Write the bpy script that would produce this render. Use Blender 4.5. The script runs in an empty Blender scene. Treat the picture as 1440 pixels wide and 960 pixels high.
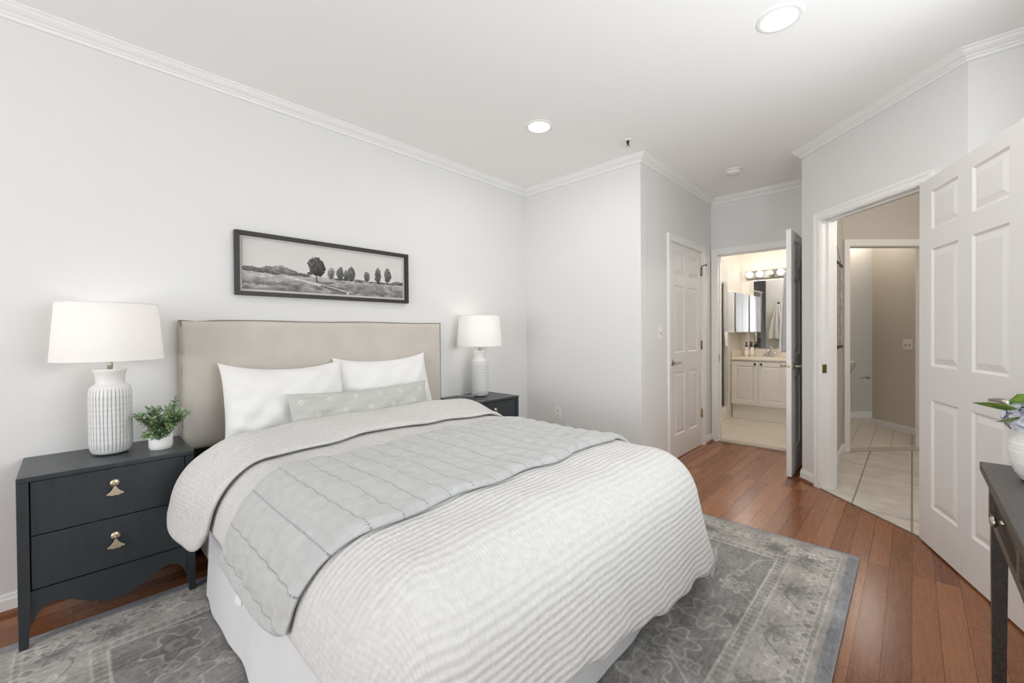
import bpy, math, random
import numpy as np
from mathutils import Matrix, Vector
random.seed(7)
PI = math.pi
SC = bpy.context.scene
COL = SC.collection

# ------------------------------------------------------------------ camera
def look():
    y, p, r = math.radians(43.3076), math.radians(-0.52446), math.radians(-0.44303)
    f = Vector((math.cos(y), math.sin(y), 0)); rt = Vector((math.sin(y), -math.cos(y), 0)); up = Vector((0, 0, 1))
    f2 = f*math.cos(p)+up*math.sin(p); u2 = up*math.cos(p)-f*math.sin(p)
    r3 = rt*math.cos(r)+u2*math.sin(r); u3 = u2*math.cos(r)-rt*math.sin(r)
    return Matrix(((r3.x, u3.x, -f2.x, 0), (r3.y, u3.y, -f2.y, 0), (r3.z, u3.z, -f2.z, 1.20971), (0, 0, 0, 1)))
cd = bpy.data.cameras.new('camera'); cam = bpy.data.objects.new('camera', cd); COL.objects.link(cam)
cam.matrix_world = look()
cd.sensor_fit = 'HORIZONTAL'; cd.sensor_width = 36; cd.lens = 592.2068*36/1440
cd.shift_x = (720-724.5333)/1440; cd.shift_y = (473.1363-480)/1440
cd.clip_start = .02; cd.clip_end = 60
SC.camera = cam

# ------------------------------------------------------------------ world, exposure, daylight
SC.view_settings.view_transform = 'Standard'; SC.view_settings.look = 'None'
SC.view_settings.exposure = 0.25; SC.view_settings.gamma = 1; SC.view_settings.use_curve_mapping = False
try:
    SC.cycles.max_bounces = 14; SC.cycles.diffuse_bounces = 8; SC.cycles.glossy_bounces = 5
    SC.cycles.transmission_bounces = 6; SC.cycles.sample_clamp_indirect = 6
    SC.cycles.use_denoising = True; SC.cycles.caustics_reflective = False; SC.cycles.caustics_refractive = False
except Exception: pass
W = bpy.data.worlds.new('sky'); SC.world = W; W.use_nodes = True
W.node_tree.nodes['Background'].inputs[0].default_value = (.80, .90, 1, 1)
W.node_tree.nodes['Background'].inputs[1].default_value = 1.0

def area(name, loc, rot, sx, sy, power, col=(1, 1, 1), spread=PI):
    l = bpy.data.lights.new(name, 'AREA'); l.shape = 'RECTANGLE'; l.size = sx; l.size_y = sy
    l.energy = power; l.color = col; l.spread = spread
    o = bpy.data.objects.new(name, l); COL.objects.link(o); o.location = loc; o.rotation_euler = rot
    return o
def point(name, loc, power, col=(1, 1, 1), r=.03, parent=None):
    l = bpy.data.lights.new(name, 'POINT'); l.energy = power; l.color = col; l.shadow_soft_size = r
    o = bpy.data.objects.new(name, l); COL.objects.link(o); o.location = loc; o.parent = parent
    return o
DAY = (.925, .965, 1); WARM = (1, .90, .78)
K = 1.0
# sky through each window, plus added upward-tilted fill that brightens the ceiling
UP = math.radians(38)
area('window_daylight', (-3.30, .85, 1.45), (0, -PI/2-.06, 0), 1.7, 2.4, 43*K, DAY)
area('ceiling_fill', (-3.34, .85, 1.25), (0, -PI/2-UP, 0), 1.4, 2.4, 32*K, DAY)
area('window_daylight', (1.45, -.72, 1.60), (PI/2, 0, 0), 1.9, 1.3, 6*K, DAY)
area('ceiling_fill', (1.45, -.82, 1.30), (PI/2+.40, 0, 0), 1.9, 1.2, 33*K, DAY)

# ------------------------------------------------------------------ materials
def lin(h):
    if isinstance(h, str):
        c = [int(h[i:i+2], 16)/255 for i in (0, 2, 4)]
        c = [x/12.92 if x <= .04045 else ((x+.055)/1.055)**2.4 for x in c]
        return (*c, 1)
    return (*h, 1)
class NT:
    def __init__(s, name):
        s.m = bpy.data.materials.new(name); s.m.use_nodes = True; s.t = s.m.node_tree
        s.b = s.t.nodes['Principled BSDF']; s.out = s.t.nodes['Material Output']
    def n(s, typ, **kw):
        x = s.t.nodes.new(typ)
        for k, v in kw.items():
            if k in x.inputs.keys() if not k.startswith('_') else False: x.inputs[k].default_value = v
            elif hasattr(x, k.lstrip('_')): setattr(x, k.lstrip('_'), v)
        return x
    def l(s, a, b): s.t.links.new(a, b)
    def val(s, x, slot):
        if isinstance(x, (int, float)): slot.default_value = x
        else: s.l(x, slot)
    def math(s, op, a, b=0.0, c=None):
        x = s.t.nodes.new('ShaderNodeMath'); x.operation = op
        s.val(a, x.inputs[0]); s.val(b, x.inputs[1])
        if c is not None: s.val(c, x.inputs[2])
        return x.outputs[0]
    def coord(s, out='Object', scale=(1, 1, 1), rot=(0, 0, 0)):
        tc = s.t.nodes.new('ShaderNodeTexCoord'); mp = s.t.nodes.new('ShaderNodeMapping')
        mp.inputs['Scale'].default_value = scale; mp.inputs['Rotation'].default_value = rot
        s.l(tc.outputs[out], mp.inputs[0]); return mp.outputs[0]
    def noise(s, vec, scale, detail=3, rough=.55):
        x = s.t.nodes.new('ShaderNodeTexNoise'); x.inputs['Scale'].default_value = scale
        x.inputs['Detail'].default_value = detail; x.inputs['Roughness'].default_value = rough
        s.l(vec, x.inputs['Vector']); return x.outputs['Fac']
    def ramp(s, fac, stops):
        x = s.t.nodes.new('ShaderNodeValToRGB'); e = x.color_ramp.elements
        while len(e) < len(stops): e.new(.5)
        for el, (p, c) in zip(e, stops): el.position = p; el.color = lin(c)
        s.l(fac, x.inputs[0]); return x.outputs[0]
    def mix(s, f, a, b):
        x = s.t.nodes.new('ShaderNodeMix'); x.data_type = 'RGBA'
        s.val(f, x.inputs[0])
        for v, sl in ((a, x.inputs[6]), (b, x.inputs[7])):
            if isinstance(v, (str, tuple)): sl.default_value = lin(v) if isinstance(v, str) else v
            else: s.l(v, sl)
        return x.outputs[2]
    def bump(s, h, strength=.3, dist=.01):
        x = s.t.nodes.new('ShaderNodeBump'); x.inputs['Strength'].default_value = strength
        x.inputs['Distance'].default_value = dist; s.l(h, x.inputs['Height']); s.l(x.outputs[0], s.b.inputs['Normal'])
    def base(s, c):
        if isinstance(c, str): s.b.inputs['Base Color'].default_value = lin(c)
        else: s.l(c, s.b.inputs['Base Color'])
def plain(name, col, rough=.5, metal=0.0, noise=None, spec=None, sheen=0, coat=0):
    n = NT(name); n.base(col); n.b.inputs['Roughness'].default_value = rough; n.b.inputs['Metallic'].default_value = metal
    if spec is not None: n.b.inputs['Specular IOR Level'].default_value = spec
    if sheen: n.b.inputs['Sheen Weight'].default_value = sheen
    if coat: n.b.inputs['Coat Weight'].default_value = coat
    if noise: n.bump(n.noise(n.coord(), noise[0], 3), noise[1], noise[2])
    return n.m
def fabric(name, c1, c2, thread=900, strength=.25, stretch=(1, 1, 1), rough=.9):
    n = NT(name); v = n.coord('Object', stretch)
    a = n.noise(v, thread, 2); b = n.noise(n.coord(), 6, 3)
    f = n.math('MULTIPLY_ADD', a, .6, n.math('MULTIPLY', b, .4))
    n.base(n.ramp(f, [(.3, c1), (.7, c2)])); n.b.inputs['Roughness'].default_value = rough
    n.b.inputs['Sheen Weight'].default_value = .15
    n.bump(a, strength, .002); return n.m

M = {}
M['wall'] = plain('wall_paint', 'DBDAD8', .62, noise=(180, .05, .002))
M['ceiling'] = plain('ceiling_paint', 'F1F0EE', .75, noise=(160, .05, .002))
M['trim'] = plain('trim_white', 'E8E7E4', .35, noise=(60, .02, .002))
M['door'] = plain('door_white', 'E4E2DF', .38, noise=(70, .03, .002))
M['bath_wall'] = plain('bathroom_paint', 'DDD6CC', .6, noise=(160, .05, .002))
M['powder_wall'] = plain('powder_room_paint', 'CFC8BD', .6, noise=(160, .05, .002))
M['hall_wall'] = plain('hall_paint', 'C4BFB7', .6, noise=(160, .05, .002))
M['brass'] = plain('aged_brass', 'A08A5C', .32, 1, noise=(120, .05, .001))
M['nickel'] = plain('satin_nickel', 'B9B3A7', .3, 1, noise=(120, .05, .001))
M['pull'] = plain('champagne_pull', 'CDBFA6', .33, 1, noise=(200, .1, .001))
M['chrome'] = plain('chrome', 'D8D8D8', .08, 1, noise=(40, .01, .001))
M['dark_metal'] = plain('dark_bronze', '4A4238', .4, .9, noise=(90, .05, .001))
M['brushed'] = plain('brushed_bar', '7D7872', .4, .8, noise=(60, .05, .001))
M['mirror'] = plain('mirror_silver', 'E6E6E6', .01, 1)
M['plastic'] = plain('white_plastic', 'E6E4DF', .35, noise=(90, .02, .001))
M['black'] = plain('black_plastic', '141414', .35, noise=(90, .02, .001))
M['slot'] = plain('dark_slot', '3A3734', .6)
M['gap'] = plain('dark_gap', '0E1012', .8)
M['cabinet'] = plain('vanity_laminate', 'DDD7CE', .45, noise=(90, .02, .001))
M['counter'] = plain('cultured_marble', 'E2D6C6', .25, noise=(20, .02, .001))
M['porcelain'] = plain('porcelain', 'EAE7E0', .12, coat=.4)
M['ceramic'] = plain('white_ceramic', 'E4E3DF', .45, noise=(60, .06, .002))
M['towel'] = fabric('white_towel', 'E4E3E1', 'F3F2F0', 300, .5)
M['linen'] = fabric('headboard_linen', 'B7B0A6', 'CBC5BC', 420, .3, (1, 1, 5))
M['seam_shade'] = fabric('linen_seam_shade', '6F675F', '857C72', 500, .3)  # dark taupe paints in the shadow along the headboard's flanged seam
M['white_cotton'] = fabric('white_cotton', 'DAD9D7', 'E6E5E3', 500, .12)
M['skirt'] = fabric('skirt_cotton', 'D2D2D4', 'DEDEDF', 500, .12)
M['sheet'] = fabric('grey_sheet', 'A6A09A', 'B6B0A9', 500, .12)
M['green_dark'] = plain('leaf_dark', '37512F', .5, noise=(40, .2, .002))
def leafmat(name, a, b):
    n = NT(name); n.base(n.ramp(n.noise(n.coord(), 34, 2), [(.35, a), (.65, b)])); n.b.inputs['Roughness'].default_value = .5
    return n.m
M['leaf'] = leafmat('boxwood_leaf', '4B6A4C', '8FA870'); M['leaf2'] = leafmat('sage_leaf', '61775C', 'A3B48C')
M['stem'] = plain('stem_brown', '5B5A3C', .7, noise=(60, .2, .002))
M['soil'] = plain('soil', '3A2F26', .95, noise=(90, .8, .004))
M['big_leaf'] = leafmat('broad_leaf', '4C6B28', '7E9A3C')
M['petal'] = leafmat('hydrangea_petal', 'B3B3C6', 'DCDBE4')

# slate painted wood, same paint on both nightstands
n = NT('slate_paint'); n.base(n.ramp(n.noise(n.coord('Object', (6, 1, 1)), 5, 3), [(.3, '292E31'), (.7, '30363A')]))
n.b.inputs['Roughness'].default_value = .34; M['slate'] = n.m
n = NT('black_wood'); n.base(n.ramp(n.noise(n.coord('Object', (1, 14, 14)), 6, 4), [(.3, '2B2724'), (.7, '403A36')]))
n.b.inputs['Roughness'].default_value = .38; n.bump(n.noise(n.coord('Object', (1, 14, 14)), 20, 3), .1, .002); M['dark_wood'] = n.m
n = NT('console_edge_wood'); n.base(n.ramp(n.noise(n.coord('Object', (1, 14, 14)), 6, 4), [(.3, '463A33'), (.7, '5F5048')]))
n.b.inputs['Roughness'].default_value = .42; M['brown_wood'] = n.m
n = NT('frame_wood'); n.base(n.ramp(n.noise(n.coord('Object', (3, 3, 3)), 20, 4), [(.3, '1D1A18'), (.75, '37322E')]))
n.b.inputs['Roughness'].default_value = .5; M['frame'] = n.m

def emis(name, col, strength):
    n = NT(name); n.base('FFFFFF'); n.b.inputs['Emission Color'].default_value = (*col, 1)
    n.b.inputs['Emission Strength'].default_value = strength; return n.m
M['lens'] = emis('light_lens', (1, .95, .88), 9)
M['bulb'] = emis('bulb_glow', (1, .95, .88), 3)
M['bulb_off'] = plain('bulb_unlit', 'D6CEC2', .1, coat=.5)
n = NT('lamp_bulb_frosted'); n.base('FFFFFF'); n.b.inputs['Emission Color'].default_value = (1, .93, .85, 1); n.b.inputs['Emission Strength'].default_value = 1.5; M['lamp_bulb'] = n.m

# translucent drum shade
n = NT('shade_fabric'); t = n.t
tr = t.nodes.new('ShaderNodeBsdfTranslucent'); di = t.nodes.new('ShaderNodeBsdfDiffuse'); mx = t.nodes.new('ShaderNodeMixShader')
tr.inputs[0].default_value = lin('F6F2EC'); di.inputs[0].default_value = lin('F1EFEC'); mx.inputs[0].default_value = .30
n.l(di.outputs[0], mx.inputs[1]); n.l(tr.outputs[0], mx.inputs[2]); n.l(mx.outputs[0], n.out.inputs[0])
bp = t.nodes.new('ShaderNodeBump'); bp.inputs['Strength'].default_value = .12; bp.inputs['Distance'].default_value = .002
n.l(n.noise(n.coord('Object', (1, 1, 8)), 160, 2), bp.inputs['Height']); n.l(bp.outputs[0], di.inputs['Normal'])
M['shade'] = n.m

# hardwood strip floor, boards run along X
n = NT('hardwood'); v = n.coord()
br = n.t.nodes.new('ShaderNodeTexBrick'); n.l(v, br.inputs['Vector'])
br.offset = .37; br.offset_frequency = 3; br.inputs['Scale'].default_value = 1; br.inputs['Brick Width'].default_value = .95
br.inputs['Row Height'].default_value = .083; br.inputs['Mortar Size'].default_value = .0012; br.inputs['Mortar Smooth'].default_value = .2
br.inputs['Color1'].default_value = (0, 0, 0, 1); br.inputs['Color2'].default_value = (1, 1, 1, 1); br.inputs['Mortar'].default_value = (.5, .5, .5, 1); br.inputs['Bias'].default_value = 0
g = n.noise(n.coord('Object', (1.2, 16, 1)), 5, 5, .6)
wv = n.noise(n.coord('Object', (2.2, 9, 1)), 2.2, 2, .5)
ring = n.math('SINE', n.math('MULTIPLY', wv, 70.0))
f = n.math('ADD', n.math('MULTIPLY', br.outputs['Color'], .34), n.math('ADD', n.math('MULTIPLY', g, .50), n.math('MULTIPLY', ring, .045)))
c = n.ramp(f, [(.18, '6B3E25'), (.42, '875435'), (.62, '9A6542'), (.85, 'AD7952')])
c = n.mix(n.math('MULTIPLY', br.outputs['Fac'], .75), c, '3B2216'); n.base(c)
n.b.inputs['Roughness'].default_value = .24
rg = n.math('MULTIPLY_ADD', g, .14, .17); n.l(rg, n.b.inputs['Roughness'])
n.bump(n.math('SUBTRACT', n.math('MULTIPLY', g, .1), br.outputs['Fac']), .18, .002); M['floor'] = n.m
n = NT('shoe_wood'); n.base(n.ramp(n.noise(n.coord('Object', (3, 3, 12)), 6, 3), [(.3, '6A3E27'), (.7, '8A5739')])); n.b.inputs['Roughness'].default_value = .35; M['shoe'] = n.m

# grey wood look porcelain tile in the hall, long joints along X
def tile(name, ca, cb, grout, bw, bh, rot=0, stretch=(1, 1, 1), mort=.004, rough=.35):
    n = NT(name); v = n.coord('Object', (1, 1, 1), (0, 0, rot))
    br = n.t.nodes.new('ShaderNodeTexBrick'); n.l(v, br.inputs['Vector']); br.offset = 0
    br.inputs['Scale'].default_value = 1; br.inputs['Brick Width'].default_value = bw; br.inputs['Row Height'].default_value = bh
    br.inputs['Mortar Size'].default_value = mort; br.inputs['Color1'].default_value = (.42, .42, .42, 1); br.inputs['Color2'].default_value = (.58, .58, .58, 1)
    g = n.noise(n.coord('Object', stretch), 5, 4, .6)
    f = n.math('ADD', n.math('MULTIPLY', g, .8), n.math('SUBTRACT', n.math('MULTIPLY', br.outputs['Color'], .3), .05))
    c = n.mix(br.outputs['Fac'], n.ramp(f, [(.3, ca), (.72, cb)]), grout); n.base(c)
    n.b.inputs['Roughness'].default_value = rough
    n.bump(n.math('MULTIPLY', br.outputs['Fac'], -1), .15, .002); return n.m
M['hall_tile'] = tile('hall_tile', 'B2ABA1', 'D6D0C8', '857D73', 1.22, .305, 0, (1.6, 1, 1), .006)
M['bath_tile'] = tile('bath_tile', 'CFC3B2', 'DDD3C4', 'BDB1A1', .305, .305, PI/4, (1, 1, 1), .003, .25)
M['powder_tile'] = tile('powder_tile', 'CFC6BA', 'DAD2C6', 'A39A8E', 1.0, .16, 0, (1, 1, 1), .004, .3)
M['marble'] = plain('threshold_marble', 'B9B0A3', .25, noise=(20, .02, .001))

# UV-driven cloths: uv in metres, u across the bed, v along it
def uvsplit(n):
    tc = n.t.nodes.new('ShaderNodeTexCoord'); sp = n.t.nodes.new('ShaderNodeSeparateXYZ'); n.l(tc.outputs['UV'], sp.inputs[0])
    return tc.outputs['UV'], sp.outputs[0], sp.outputs[1]
n = NT('waffle_cotton'); uv, u, v = uvsplit(n)
wob = n.math('MULTIPLY', n.noise(uv, 5, 2), .016)
ribs = n.math('SINE', n.math('MULTIPLY', n.math('ADD', v, wob), 2*PI/.0215))
cells = n.math('SINE', n.math('MULTIPLY', n.math('ADD', u, wob), 2*PI/.012))
puck = n.noise(uv, 120, 3)
h = n.math('ADD', n.math('ADD', ribs, n.math('MULTIPLY', cells, .35)), n.math('MULTIPLY', puck, 1.1))
n.base(n.ramp(n.noise(uv, 60, 3), [(.3, 'C5C3C0'), (.7, 'D0CECB')])); n.b.inputs['Roughness'].default_value = .9; n.b.inputs['Sheen Weight'].default_value = .1
n.bump(h, .42, .0032); M['waffle'] = n.m
n = NT('quilted_throw'); uv, u, v = uvsplit(n)
fr = n.math('FRACT', n.math('DIVIDE', u, .088))
line = n.math('LESS_THAN', n.math('ABSOLUTE', n.math('SUBTRACT', fr, .5)), .026)
dash = n.math('LESS_THAN', n.math('FRACT', n.math('DIVIDE', v, .011)), .55)
st = n.math('MULTIPLY', line, dash)
crk = n.math('ADD', n.math('MULTIPLY', n.noise(n.coord('UV', (34, 9, 1)), 1.6, 4), .6), n.math('MULTIPLY', n.noise(n.coord('UV', (9, 40, 1)), 2.0, 3), .4))
n.base(n.mix(n.math('MULTIPLY', st, .8), n.ramp(crk, [(.3, 'ACADAB'), (.7, 'BABBB9')]), '74777A'))
n.b.inputs['Roughness'].default_value = .88; n.b.inputs['Sheen Weight'].default_value = .2
n.bump(n.math('SUBTRACT', crk, n.math('MULTIPLY', st, .35)), .7, .010); M['throw'] = n.m
n = NT('embroidered_cushion'); uv, u, v = uvsplit(n)
def cell(off, n=n, u=u, v=v):
    a = n.math('SUBTRACT', n.math('FRACT', n.math('ADD', n.math('DIVIDE', u, .155), off)), .5)
    b = n.math('SUBTRACT', n.math('FRACT', n.math('ADD', n.math('DIVIDE', v, .155), off)), .5)
    d = n.math('ADD', n.math('ABSOLUTE', a), n.math('ABSOLUTE', b))
    outer = n.math('LESS_THAN', n.math('ABSOLUTE', n.math('SUBTRACT', d, .09)), .020)
    inner = n.math('LESS_THAN', d, .03)
    return n.math('MAXIMUM', outer, inner)
pat = n.math('MAXIMUM', cell(0.0), cell(.5))
slub = n.noise(n.coord('UV', (4, 90, 1)), 3, 3)
n.base(n.mix(n.math('MULTIPLY', pat, .6), n.ramp(slub, [(.3, 'AFB0AA'), (.7, 'BEBFB9')]), 'DEDDD8'))
n.b.inputs['Roughness'].default_value = .9; n.bump(n.math('ADD', slub, n.math('MULTIPLY', pat, .8)), .35, .003); M['cushion'] = n.m

def vcol(name, rough=.8, bump=None):
    n = NT(name); a = n.t.nodes.new('ShaderNodeVertexColor'); a.layer_name = 'Col'; n.l(a.outputs[0], n.b.inputs['Base Color'])
    n.b.inputs['Roughness'].default_value = rough
    if bump: n.bump(n.noise(n.coord(), bump[0], 2), bump[1], bump[2])
    return n.m
M['rug'] = vcol('rug_pile', .95, (420, .5, .004)); M['rug_edge'] = fabric('rug_binding', '7F7F81', '95959A', 300, .4)
M['paint'] = vcol('painted_canvas', .7, (150, .15, .002)); M['glaze'] = vcol('washed_glaze', .42, (70, .06, .002))
M['weave'] = fabric('woven_hanging', '7C746C', 'B4ADA4', 60, .6)
M['mat'] = plain('picture_mat', 'C9C6C1', .7, noise=(100, .03, .001))

# ------------------------------------------------------------------ mesh helpers
class MB:
    def __init__(s): s.v = []; s.f = []; s.sm = []; s.uv = {}
    def add(s, vs, fs, smooth=False, uvs=None):
        k = len(s.v); s.v += [tuple(p) for p in vs]
        for f in fs: s.f.append(tuple(i+k for i in f)); s.sm.append(smooth)
        if uvs is not None:
            for i, t in enumerate(uvs): s.uv[k+i] = t
        return s
    def box(s, x0, x1, y0, y1, z0, z1, T=None):
        vs = [Vector((x, y, z)) for z in (z0, z1) for y in (y0, y1) for x in (x0, x1)]
        if T is not None: vs = [T(p) for p in vs]
        return s.add(vs, [(0, 2, 3, 1), (4, 5, 7, 6), (0, 1, 5, 4), (2, 6, 7, 3), (0, 4, 6, 2), (1, 3, 7, 5)])
    def taper(s, x0, x1, y0, y1, z0, z1, dx0, dx1, dy0, dy1):
        """box whose bottom is shrunk by dx0,dx1,dy0,dy1 on each side"""
        vs = [(x0+dx0, y0+dy0, z0), (x1-dx1, y0+dy0, z0), (x0+dx0, y1-dy1, z0), (x1-dx1, y1-dy1, z0), (x0, y0, z1), (x1, y0, z1), (x0, y1, z1), (x1, y1, z1)]
        return s.add(vs, [(0, 2, 3, 1), (4, 5, 7, 6), (0, 1, 5, 4), (2, 6, 7, 3), (0, 4, 6, 2), (1, 3, 7, 5)])
    def prism(s, poly, a, b, axis='y', T=None):
        n = len(poly)
        def P(p, t): return Vector((p[0], t, p[1])) if axis == 'y' else (Vector((t, p[0], p[1])) if axis == 'x' else Vector((p[0], p[1], t)))
        vs = [P(p, a) for p in poly]+[P(p, b) for p in poly]
        if T is not None: vs = [T(p) for p in vs]
        return s.add(vs, [tuple(range(n))[::-1], tuple(range(n, 2*n))]+[(i, (i+1) % n, n+(i+1) % n, n+i) for i in range(n)])
    def lathe(s, prof, seg=32, mod=None, cx=0, cy=0, cz=0, cap=True):
        vs = []; n = len(prof)
        for (r, z) in prof:
            for k in range(seg):
                a = 2*PI*k/seg; rr = r if mod is None else mod(r, z, a)
                vs.append((cx+rr*math.cos(a), cy+rr*math.sin(a), cz+z))
        fs = [(i*seg+k, i*seg+(k+1) % seg, (i+1)*seg+(k+1) % seg, (i+1)*seg+k) for i in range(n-1) for k in range(seg)]
        s.add(vs, fs, True)
        if cap:
            k0 = len(s.v)-len(vs)
            s.f.append(tuple(k0+k for k in range(seg))[::-1]); s.sm.append(False)
            s.f.append(tuple(k0+(n-1)*seg+k for k in range(seg))); s.sm.append(False)
        return s
    def tube(s, pts, r, seg=10, cap=True):
        pts = [Vector(p) for p in pts]; n = len(pts); R = r if isinstance(r, (list, tuple)) else [r]*n
        t0 = (pts[1]-pts[0]).normalized(); ref = Vector((0, 0, 1)) if abs(t0.z) < .9 else Vector((1, 0, 0))
        u = t0.cross(ref).normalized(); vs = []
        for i, p in enumerate(pts):
            t = (pts[min(i+1, n-1)]-pts[max(i-1, 0)]).normalized()
            u = (u-t*u.dot(t)).normalized(); w = t.cross(u)
            for k in range(seg):
                a = 2*PI*k/seg; vs.append(p+(u*math.cos(a)+w*math.sin(a))*R[i])
        fs = [(i*seg+k, i*seg+(k+1) % seg, (i+1)*seg+(k+1) % seg, (i+1)*seg+k) for i in range(n-1) for k in range(seg)]
        if cap: fs += [tuple(range(seg))[::-1], tuple((n-1)*seg+k for k in range(seg))]
        return s.add(vs, fs, True)
    def ball(s, c, r, seg=16, rings=10, sc=(1, 1, 1)):
        prof = [(max(1e-4, r*math.sin(PI*i/rings)), -r*math.cos(PI*i/rings)) for i in range(rings+1)]
        k = len(s.v); s.lathe(prof, seg, cap=False)
        for i in range(k, len(s.v)):
            x, y, z = s.v[i]; s.v[i] = (c[0]+x*sc[0], c[1]+y*sc[1], c[2]+z*sc[2])
        return s
    def build(s, name, m, parent=None, bevel=0, seg=2, loc=None, rot=None, colors=None):
        me = bpy.data.meshes.new(name); me.from_pydata(s.v, [], s.f); me.polygons.foreach_set('use_smooth', s.sm)
        if s.uv:
            L = me.uv_layers.new(name='UVMap'); vi = np.zeros(len(me.loops), dtype=np.int32); me.loops.foreach_get('vertex_index', vi)
            arr = np.zeros((len(s.v), 2)); 
            for i, t in s.uv.items(): arr[i] = t
            L.data.foreach_set('uv', arr[vi].ravel())
        if colors is not None: setcol(me, colors)
        me.materials.append(m); me.update()
        o = bpy.data.objects.new(name, me); COL.objects.link(o); o.parent = parent
        if loc is not None: o.location = loc
        if rot is not None: o.rotation_euler = rot
        if bevel:
            b = o.modifiers.new('bevel', 'BEVEL'); b.width = bevel; b.segments = seg; b.limit_method = 'ANGLE'; b.angle_limit = math.radians(40)
        return o
def setcol(me, rgb):
    a = me.color_attributes.new('Col', 'FLOAT_COLOR', 'POINT')
    c = np.ones((len(me.vertices), 4), dtype=np.float32); c[:, :3] = rgb; a.data.foreach_set('color', c.ravel())
def s2l(a):
    a = np.clip(a, 0, 1); return np.where(a <= .04045, a/12.92, ((a+.055)/1.055)**2.4)
def tag(o, label=None, cat=None, group=None, kind=None):
    if label: o['label'] = label
    if cat: o['category'] = cat
    if group: o['group'] = group
    if kind: o['kind'] = kind
    return o
def thing(name, label, cat, loc=(0, 0, 0), rz=0, group=None, kind=None):
    o = bpy.data.objects.new(name, None); COL.objects.link(o); o.empty_display_size = .05
    o.location = loc; o.rotation_euler = (0, 0, rz); return tag(o, label, cat, group, kind)
def struct(name, mb, m, bevel=0, parent=None):
    return tag(mb.build(name, m, parent, bevel), kind='structure')
def copy_tree(o, parent=None):
    c = o.copy(); COL.objects.link(c); c.parent = parent
    for ch in list(o.children): copy_tree(ch, c)
    return c
def frame2(p0, p1):
    """local (s along, t outward to the left, z) -> world"""
    a = Vector((p0[0], p0[1], 0)); d = (Vector((p1[0], p1[1], 0))-a); L = d.length; d /= L; nrm = Vector((-d.y, d.x, 0))
    return (lambda p: a+d*p[0]+nrm*p[1]+Vector((0, 0, p[2]))), L

# ------------------------------------------------------------------ room shell
CZ = 2.655
YW, X1, Y2, X2, YV = 2.882, 3.228, 1.62, 4.884, .65
P1 = (4.08, YV); P2 = (3.22, -.21); YS = -.545; XW = -3.1
poly = [(XW, YS), (XW, YW), (X1, YW), (X1, Y2), (X2, Y2), (X2, YV), P1, P2, (3.22, YS)]
def wall(name, p0, p1, th=.115, holes=(), m='wall', ext=(0, 0), h=CZ):
    T, L = frame2(p0, p1); b = MB(); s = -ext[0]
    for (a, c, z0, z1) in sorted(holes):
        b.box(s, a, 0, th, 0, h, T)
        if z0 > 0: b.box(a, c, 0, th, 0, z0, T)
        b.box(a, c, 0, th, z1, h, T); s = c
    b.box(s, L+ext[1], 0, th, 0, h, T)
    return struct(name, b, M[m])
DH = 2.045
wall('wall_left', poly[0], poly[1], .12, [(.20, 2.60, .55, 2.32)], ext=(.12, .12))
wall('wall_head', poly[1], poly[2], .12, ext=(0, .12))
wall('wall_far', poly[2], poly[3], .12)
wall('wall_closet', poly[3], poly[4], .12, [(3.797-X1, 4.607-X1, 0, DH)], ext=(-.118, .0))
B0, B1 = .742, 1.552
wall('wall_back', poly[4], poly[5], .115, [(Y2-B1, Y2-B0, 0, DH)], ext=(.3, 0))
wall('wall_vestibule', poly[5], poly[6], .145, ext=(.4, -.002))
A0, A1 = .208, .986
wall('wall_angled', poly[6], poly[7], .11, [(A0, A1, 0, DH)])
wall('wall_right', poly[7], poly[8], .12, ext=(0, .1))
wall('wall_window', poly[8], poly[0], .12, [(3.22-2.45, 3.22-.45, .90, 2.30)])
# closet box behind the closet door
b = MB(); b.box(3.36, 5.0, 2.3, 2.4, 0, CZ); struct('wall_closet_inside', b, M['wall'])
b = MB(); b.box(-3.6, 9.2, -3.2, 4.2, CZ, CZ+.1); struct('ceiling', b, M['ceiling'])
b = MB(); fl = [(XW-.1, YS-.1), (XW-.1, YW+.1), (X1, YW+.1), (X1, Y2+.1), (X2+.05, Y2+.1), (X2+.05, YV-.05), (P1[0]+.0, YV-.02), (P2[0]+.02, P2[1]-.0), (3.23, YS-.1)]
b.prism(fl, -.06, 0, 'z'); struct('floor', b, M['floor'])
b = MB(); b.box(X2+.05, 7.3, .66, 3.0, -.06, .004); struct('bathroom_floor', b, M['bath_tile'])
b = MB(); b.prism([(P1[0]+.02, YV-.02), (P2[0]+.02, P2[1]), (3.2, -3), (9, -3), (9, .66), (4.9, .66)], -.07, -.001, 'z'); struct('hall_floor', b, M['hall_tile'])

# ---- crown moulding, swept round the room
def sweep(pl, prof, closed=True):
    """prof: list of (distance into the room, z); pl: room outline walked with the room on the right"""
    n = len(pl); b = MB(); vs = []; k = len(prof)
    for i in range(n):
        p = Vector((*pl[i], 0))
        def nr(a, c):
            d = (Vector((*c, 0))-Vector((*a, 0))).normalized(); return Vector((d.y, -d.x, 0))
        if closed or 0 < i < n-1:
            n1 = nr(pl[i-1], pl[i]); n2 = nr(pl[i], pl[(i+1) % n]); q = n1+n2; q = q/(q.length_squared/2)
        else: q = nr(pl[0], pl[1]) if i == 0 else nr(pl[-2], pl[-1])
        for (d, z) in prof: vs.append(p+q*d+Vector((0, 0, z)))
    fs = [(i*k+j, i*k+(j+1) % k, ((i+1) % n)*k+(j+1) % k, ((i+1) % n)*k+j) for i in range(n if closed else n-1) for j in range(k)]
    if not closed: fs += [tuple(range(k)), tuple((n-1)*k+j for j in range(k))[::-1]]
    return b.add(vs, fs)
z = CZ
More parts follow.
